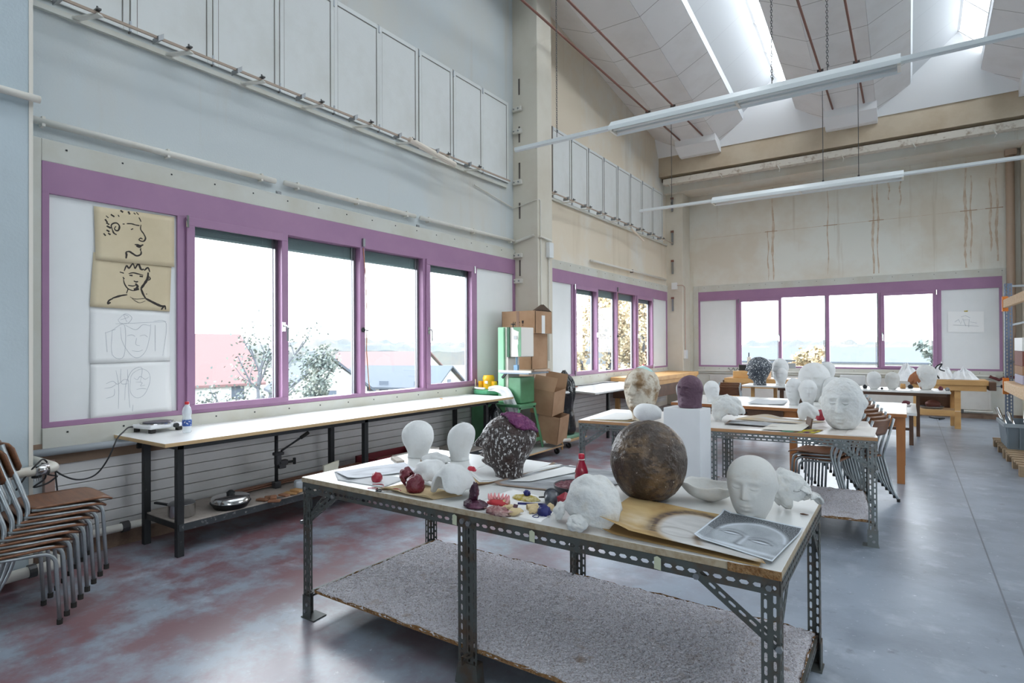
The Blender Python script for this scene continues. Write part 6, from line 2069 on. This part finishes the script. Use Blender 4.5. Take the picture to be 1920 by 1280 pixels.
MB().box(.2915, .293, -.06, .03, .0, .26).build('white_tape', PAPER, CB1)
CB2 = carton('tall plain cardboard box under the marked one', (-4.64, 7.24, 1.20), (.40, .44, .51), 0, flaps=False)
carton('low cardboard box under the tall plain one', (-4.62, 7.24, 1.08), (.44, .46, .118), 0, flaps=False, m=CARDL)
CB3 = carton('open cardboard box with raised flaps tilted beside the saw', (-4.24, 7.10, .60), (.34, .40, .34), R(6), (R(4), R(8)), flap_a=(65, 100))
CB4 = carton('lower tilted cardboard box standing on the saw dolly', (-4.18, 7.12, .20), (.32, .36, .38), R(8), (R(3), R(8)), flaps=False, m=CARD)
MB().box(-4.84, -4.46, 7.02, 7.48, .0, 1.078).build('box_stand', mat('stand_grey', (.30, .28, .26), .8), tags=('plain grey cabinet carrying the cardboard boxes by the middle column', 'cabinet'))
MB().tube([(-4.2, 6.93, .20), (-3.98, 7.30, .20)], .025, 10).build('white_tube', PIPE, tags=('white tube lying beside the tilted boxes on the dolly', 'tube'), smooth=True)
MB().lathe([(0, 0), (.11, .0), (.12, .012), (.10, .03), (0, .034)], (-4.25, 7.55, .83), 20).build('white_disc', WHITEB, tags=('round white lid on the rod between boxes and black bag', 'lid'))
MB().tube([(-4.25, 7.55, .0), (-4.25, 7.55, .83)], .014, 8).build('brown_rod', BEECH, tags=('thin wooden rod carrying the round white lid', 'rod'))

# ================================================================== RACK, CRATE, PALLETS AT THE RIGHT
RK = empty('pallet_rack', (1.18, 11.2, 0), label='blue-grey steel storage rack with orange beams at the right edge', cat='storage rack')
for (x, y) in ((0, 0), (.95, 0)):
    up = MB()
    slot_strip(up.b, Vector((x, y, 0)), Vector((0, 0, 1)), Vector((1, 0, 0)), 2.42, .085, 2, .05)
    slot_strip(up.b, Vector((x, y, 0)), Vector((0, 0, 1)), Vector((0, 1, 0)), 2.42, .07, 1, .05)
    slot_strip(up.b, Vector((x + .085, y, 0)), Vector((0, 0, 1)), Vector((0, 1, 0)), 2.42, .07, 1, .05)
    up.build('upright', GREYB, RK, solid=.004)
for z in (.25, 1.25, 1.8, 2.38):
    MB().bar((.05, .03, z), (.95, .03, z + (.25 if z < 2 else 0)), .02, .03).build('tie_bar', SILVD, RK)
for z, hh in ((2.06, .12), (.84, .14)):
    bm_ = MB().box(-.02, .03, -3.4, -.0, z, z + hh).build('beam', PINE, RK, bevel=.004)
    MB().box(-.03, .04, -.02, .03, z - .05, z + hh + .05).build('beam_bracket', ORNG, bm_)
MB().box(.0, .9, -3.3, 0, .96, .985).build('shelf_deck', PINE, RK)
for i, (z, h_, m_, lab) in enumerate(((.988, .12, mat('box_violet', (.38, .36, .48), .6), 'violet-white box, lowest of the small pile on the rack shelf'), (1.11, .12, mat('box_tan', (.35, .20, .12), .8), 'tan box, second of the small pile on the rack shelf'), (1.232, .20, mat('box_maroon', (.20, .07, .055), .7), 'dark red-brown box, third of the small pile on the rack shelf'), (1.434, .18, WHITEB, 'white box on top of the small pile on the rack shelf'))):
    box('shelf_box', m_, 1.25, 1.62, 10.2, 10.9, z, z + h_, bevel=.004, tags=(lab, 'box'))
PL = empty('pallet', (1.05, 8.85, 0), label='nearer wooden pallet on the floor at the right edge', cat='pallet')
for k in range(3):
    for j in range(3):
        MB().box(.0 + .55 * k, .14 + .55 * k, .0 + .33 * j * 1.6, .10 + .33 * j * 1.6, 0, .10).build('block', PALW, PL)
for k in range(7):
    MB().box(0, 1.24, .0 + .185 * k, .10 + .185 * k, .10, .122).build('deck_board', PALW, PL)
p2 = copy_tree(PL)
p2.location = (1.04, 10.14, 0)
p2['label'] = 'farther wooden pallet under the grey crate'
CR = empty('crate', (1.07, 10.18, .124), label='grey plastic crate full of metal tools on the farther pallet', cat='crate')
cm_ = MB()
W2, D2_, H2 = .60, .78, .34
cm_.poly([(.03, .03, 0), (W2 - .03, .03, 0), (W2 - .03, D2_ - .03, 0), (.03, D2_ - .03, 0)])
for a, b, c_, d in (((.03, .03), (W2 - .03, .03), (W2, 0), (0, 0)), ((W2 - .03, .03), (W2 - .03, D2_ - .03), (W2, D2_), (W2, 0)), ((W2 - .03, D2_ - .03), (.03, D2_ - .03), (0, D2_), (W2, D2_)), ((.03, D2_ - .03), (.03, .03), (0, 0), (0, D2_))):
    cm_.poly([(*a, 0), (*b, 0), (*c_, H2), (*d, H2)])
cm_.build('crate_wall', CRATE, CR, solid=.008)
rm_ = MB().box(-.02, W2 + .02, -.02, 0, H2 - .05, H2).box(-.02, W2 + .02, D2_, D2_ + .02, H2 - .05, H2).box(-.02, 0, 0, D2_, H2 - .05, H2).box(W2, W2 + .02, 0, D2_, H2 - .05, H2)
rm_.build('crate_rim', mat('crate_rim', (.34, .40, .44), .45), CR, bevel=.004)
for x in (.01, .14, .46, .57):
    MB().box(x, x + .016, -.012, .02, .02, H2 - .05).build('rib', CRATE, CR)
for i, (x, y, tx, ty, L_, r_, lab) in enumerate(((1.20, 10.75, -.16, .06, .32, .028, 'steel pipe clamp leaning over the left rim of the crate'), (1.26, 10.60, -.12, -.02, .28, .022, 'second steel pipe leaning in the crate'), (1.34, 10.72, .02, .02, .30, .034, 'thick upright steel tube in the crate'), (1.42, 10.55, .05, .05, .24, .022, 'rusty tool handle in the crate'))):
    MB().tube([(x, y, .20), (x + tx, y + ty, .30 + L_)], r_, 10).build('metal_tool', RUST if i == 3 else SILV, tags=(lab, 'tool'), smooth=True)
MB().bar((1.50, 10.3, .30), (1.40, 10.6, .62), .012, .03).build('white_batten', WHITEB, tags=('thin white batten sticking out of the crate', 'batten'))
MB().tube(spline([(.35, 14.9, .01), (.45, 14.7, .012), (.6, 14.8, .01), (.5, 14.5, .012)], 5), .012, 6).build('floor_cable', BLACKM, tags=('dark cable scrap on the floor under the right joiner bench', 'cable'))
# scissors-like clamp wires behind the egg head
MB().tube([(-4.0, 10.25, .86), (-3.98, 10.2, .55)], .012, 6).tube([(-4.02, 10.1, .72), (-3.9, 10.5, .92)], .012, 6).build('bench_clamp', SILVD, tags=('steel clamp gripping the end of the worn workbench', 'clamp'))

# ================================================================== OUTSIDE
ext = MB()
ext.box(-400, 400, -200, 400, -4.3, -4.0)
S(ext.build('ground_outside', GRASS))
rn = random.Random(5)


def house(label, c, L_, W2_, h, rh, rz, roof, wall=HOUSEW):
    e = empty('house', c, rz, label=label, cat='house')
    m = MB()
    m.box(-L_ / 2, L_ / 2, -W2_ / 2, W2_ / 2, 0, h)
    m.poly([(-L_ / 2, -W2_ / 2, h), (-L_ / 2, W2_ / 2, h), (-L_ / 2, 0, h + rh - .1)], (L_, 0, 0))
    m.build('walls', wall, e)
    for s in (-1, 1):
        MB().poly([(-L_ / 2 - .5, s * (W2_ / 2 + .6), h - .6 * rh / (W2_ / 2)), (L_ / 2 + .5, s * (W2_ / 2 + .6), h - .6 * rh / (W2_ / 2)), (L_ / 2 + .5, 0, h + rh), (-L_ / 2 - .5, 0, h + rh)], (0, 0, .2)).build('roof', roof, e)
    for k in range(3):
        f = MB().box(-L_ / 2 + 1.2 + k * (L_ - 3.6) / 2, -L_ / 2 + 2.3 + k * (L_ - 3.6) / 2, -W2_ / 2 - .05, -W2_ / 2 + .02, h * .3, h * .3 + 1.3).build('house_window', mat('dark_pane', (.08, .10, .13), .3), e)
    MB().box(L_ / 2, L_ / 2 + .05, -.6, .6, h * .4, h * .4 + 1.2).build('house_window', MATS['dark_pane'], e)
    return e


house('white house with grey gable roof seen through the first window', (-40, 30.5, -4), 7, 6, 2.3, 2.4, R(-25), ROOFG)
house('long house with red tiled roof seen through the first window', (-58, 22, -4), 22, 11, 2.4, 4.2, R(80), ROOFR)
house('low white house with pale roof beyond the third window pane', (-50, 50, -4), 12, 9, 1.0, 2.0, R(20), ROOFG)
house('distant red-roofed house seen low through the first window', (-70, 66, -4), 16, 9, 2.0, 2.4, R(15), ROOFR)
house('long low building with flat grey roof seen through the far window', (-2, 90, -4), 40, 14, 3.2, 1.6, 0, ROOFG)


def tree(label, c, h, lean, nleaf, m, seed, leaf=.12, group=None, spread=1.0):
    r_ = random.Random(seed)
    e = empty('tree', c, label=label, cat='tree', group=group)
    mb = MB()
    tips = []

    def grow(p, d, L_, rad, lvl):
        pts = [p]
        q = p.copy()
        dd = d.copy()
        for k in range(4):
            dd = (dd + Vector((r_.uniform(-.25, .25), r_.uniform(-.25, .25), r_.uniform(-.1, .2)))).normalized()
            q = q + dd * L_ / 4
            pts.append(q.copy())
        mb.tube(pts, [rad * (1 - .14 * i) for i in range(5)], 5)
        tips.extend(pts[1:] if lvl > 0 else pts[3:])
        if lvl < 3:
            for k in range(4 if lvl < 2 else 3):
                t = r_.uniform(.35, 1)
                s = pts[min(4, int(t * 4))]
                nd = (dd + Vector((r_.uniform(-1, 1), r_.uniform(-1, 1), r_.uniform(-.2, .7))) * spread).normalized()
                grow(s, nd, L_ * r_.uniform(.45, .68), rad * .5, lvl + 1)
    grow(Vector((0, 0, 0)), Vector((lean, 0, 1)).normalized(), h * .55, h * .018, 0)
    mb.build('trunk', BARK, e)
    lb = MB()
    for k in range(nleaf):
        p = r_.choice(tips) + Vector((r_.gauss(0, .3), r_.gauss(0, .3), r_.gauss(0, .3))) * h * .08
        a = Vector((r_.uniform(-1, 1), r_.uniform(-1, 1), r_.uniform(-1, 1))).normalized() * leaf
        b = a.orthogonal().normalized() * leaf * .7
        lb.b.faces.new([lb.b.verts.new(p + s) for s in (a, b, -a, -b)])
    lb.build('foliage', m, e)
    return e


tree('bare-branched tree close outside the first window', (-16.5, 10.2, -4), 7.6, .05, 1500, LEAFG, 3, .055)
tree('bushy tree outside the first window beside the bare one', (-20, 14.8, -4), 7.0, .0, 3600, LEAFG, 6, .07)
for k, (x, y, h_) in enumerate(((-20, 34.5, 8), (-19, 37.5, 10), (-20, 41, 13), (-18, 44, 14), (-20, 47.5, 15), (-18, 51, 15), (-21, 56, 15))):
    tree('tall golden autumn tree outside the second window', (x, y, -4), h_, 0, 9000, LEAFY, 20 + k, .13, 'golden trees outside the second window', .9)
tree('small tree far outside the last pane of the first window', (-60, 84, -4), 7, 0, 1500, LEAFG, 31, .3)
for k, (x, y) in enumerate(((-6, 52), (2, 56))):
    tree('pale tree outside the far window', (x, y, -4), 6.2, 0, 2200, LEAFG if k else LEAFY, 40 + k, .22, 'trees outside the far window')
# distant wooded ridge, nobody could count its trees
m = MB()


def ridge(u, v):
    a = R(100) + u * R(-115)
    d = 150 + 14 * v
    h = (3.0 + 1.5 * noise.noise(Vector((u * 9, 0, 2))) + .9 * noise.noise(Vector((u * 120, v * 3, 5)))) * (v ** .5)
    return Vector((-d * math.sin(a) * 1.0, d * math.cos(a) + 20, -4 + 1.7 + h * 1.6 if v > 0 else -4))


m.grid(ridge, 420, 5)
m.build('forest', FARF, tags=('distant wooded ridge on the horizon', 'forest', None, 'stuff'))
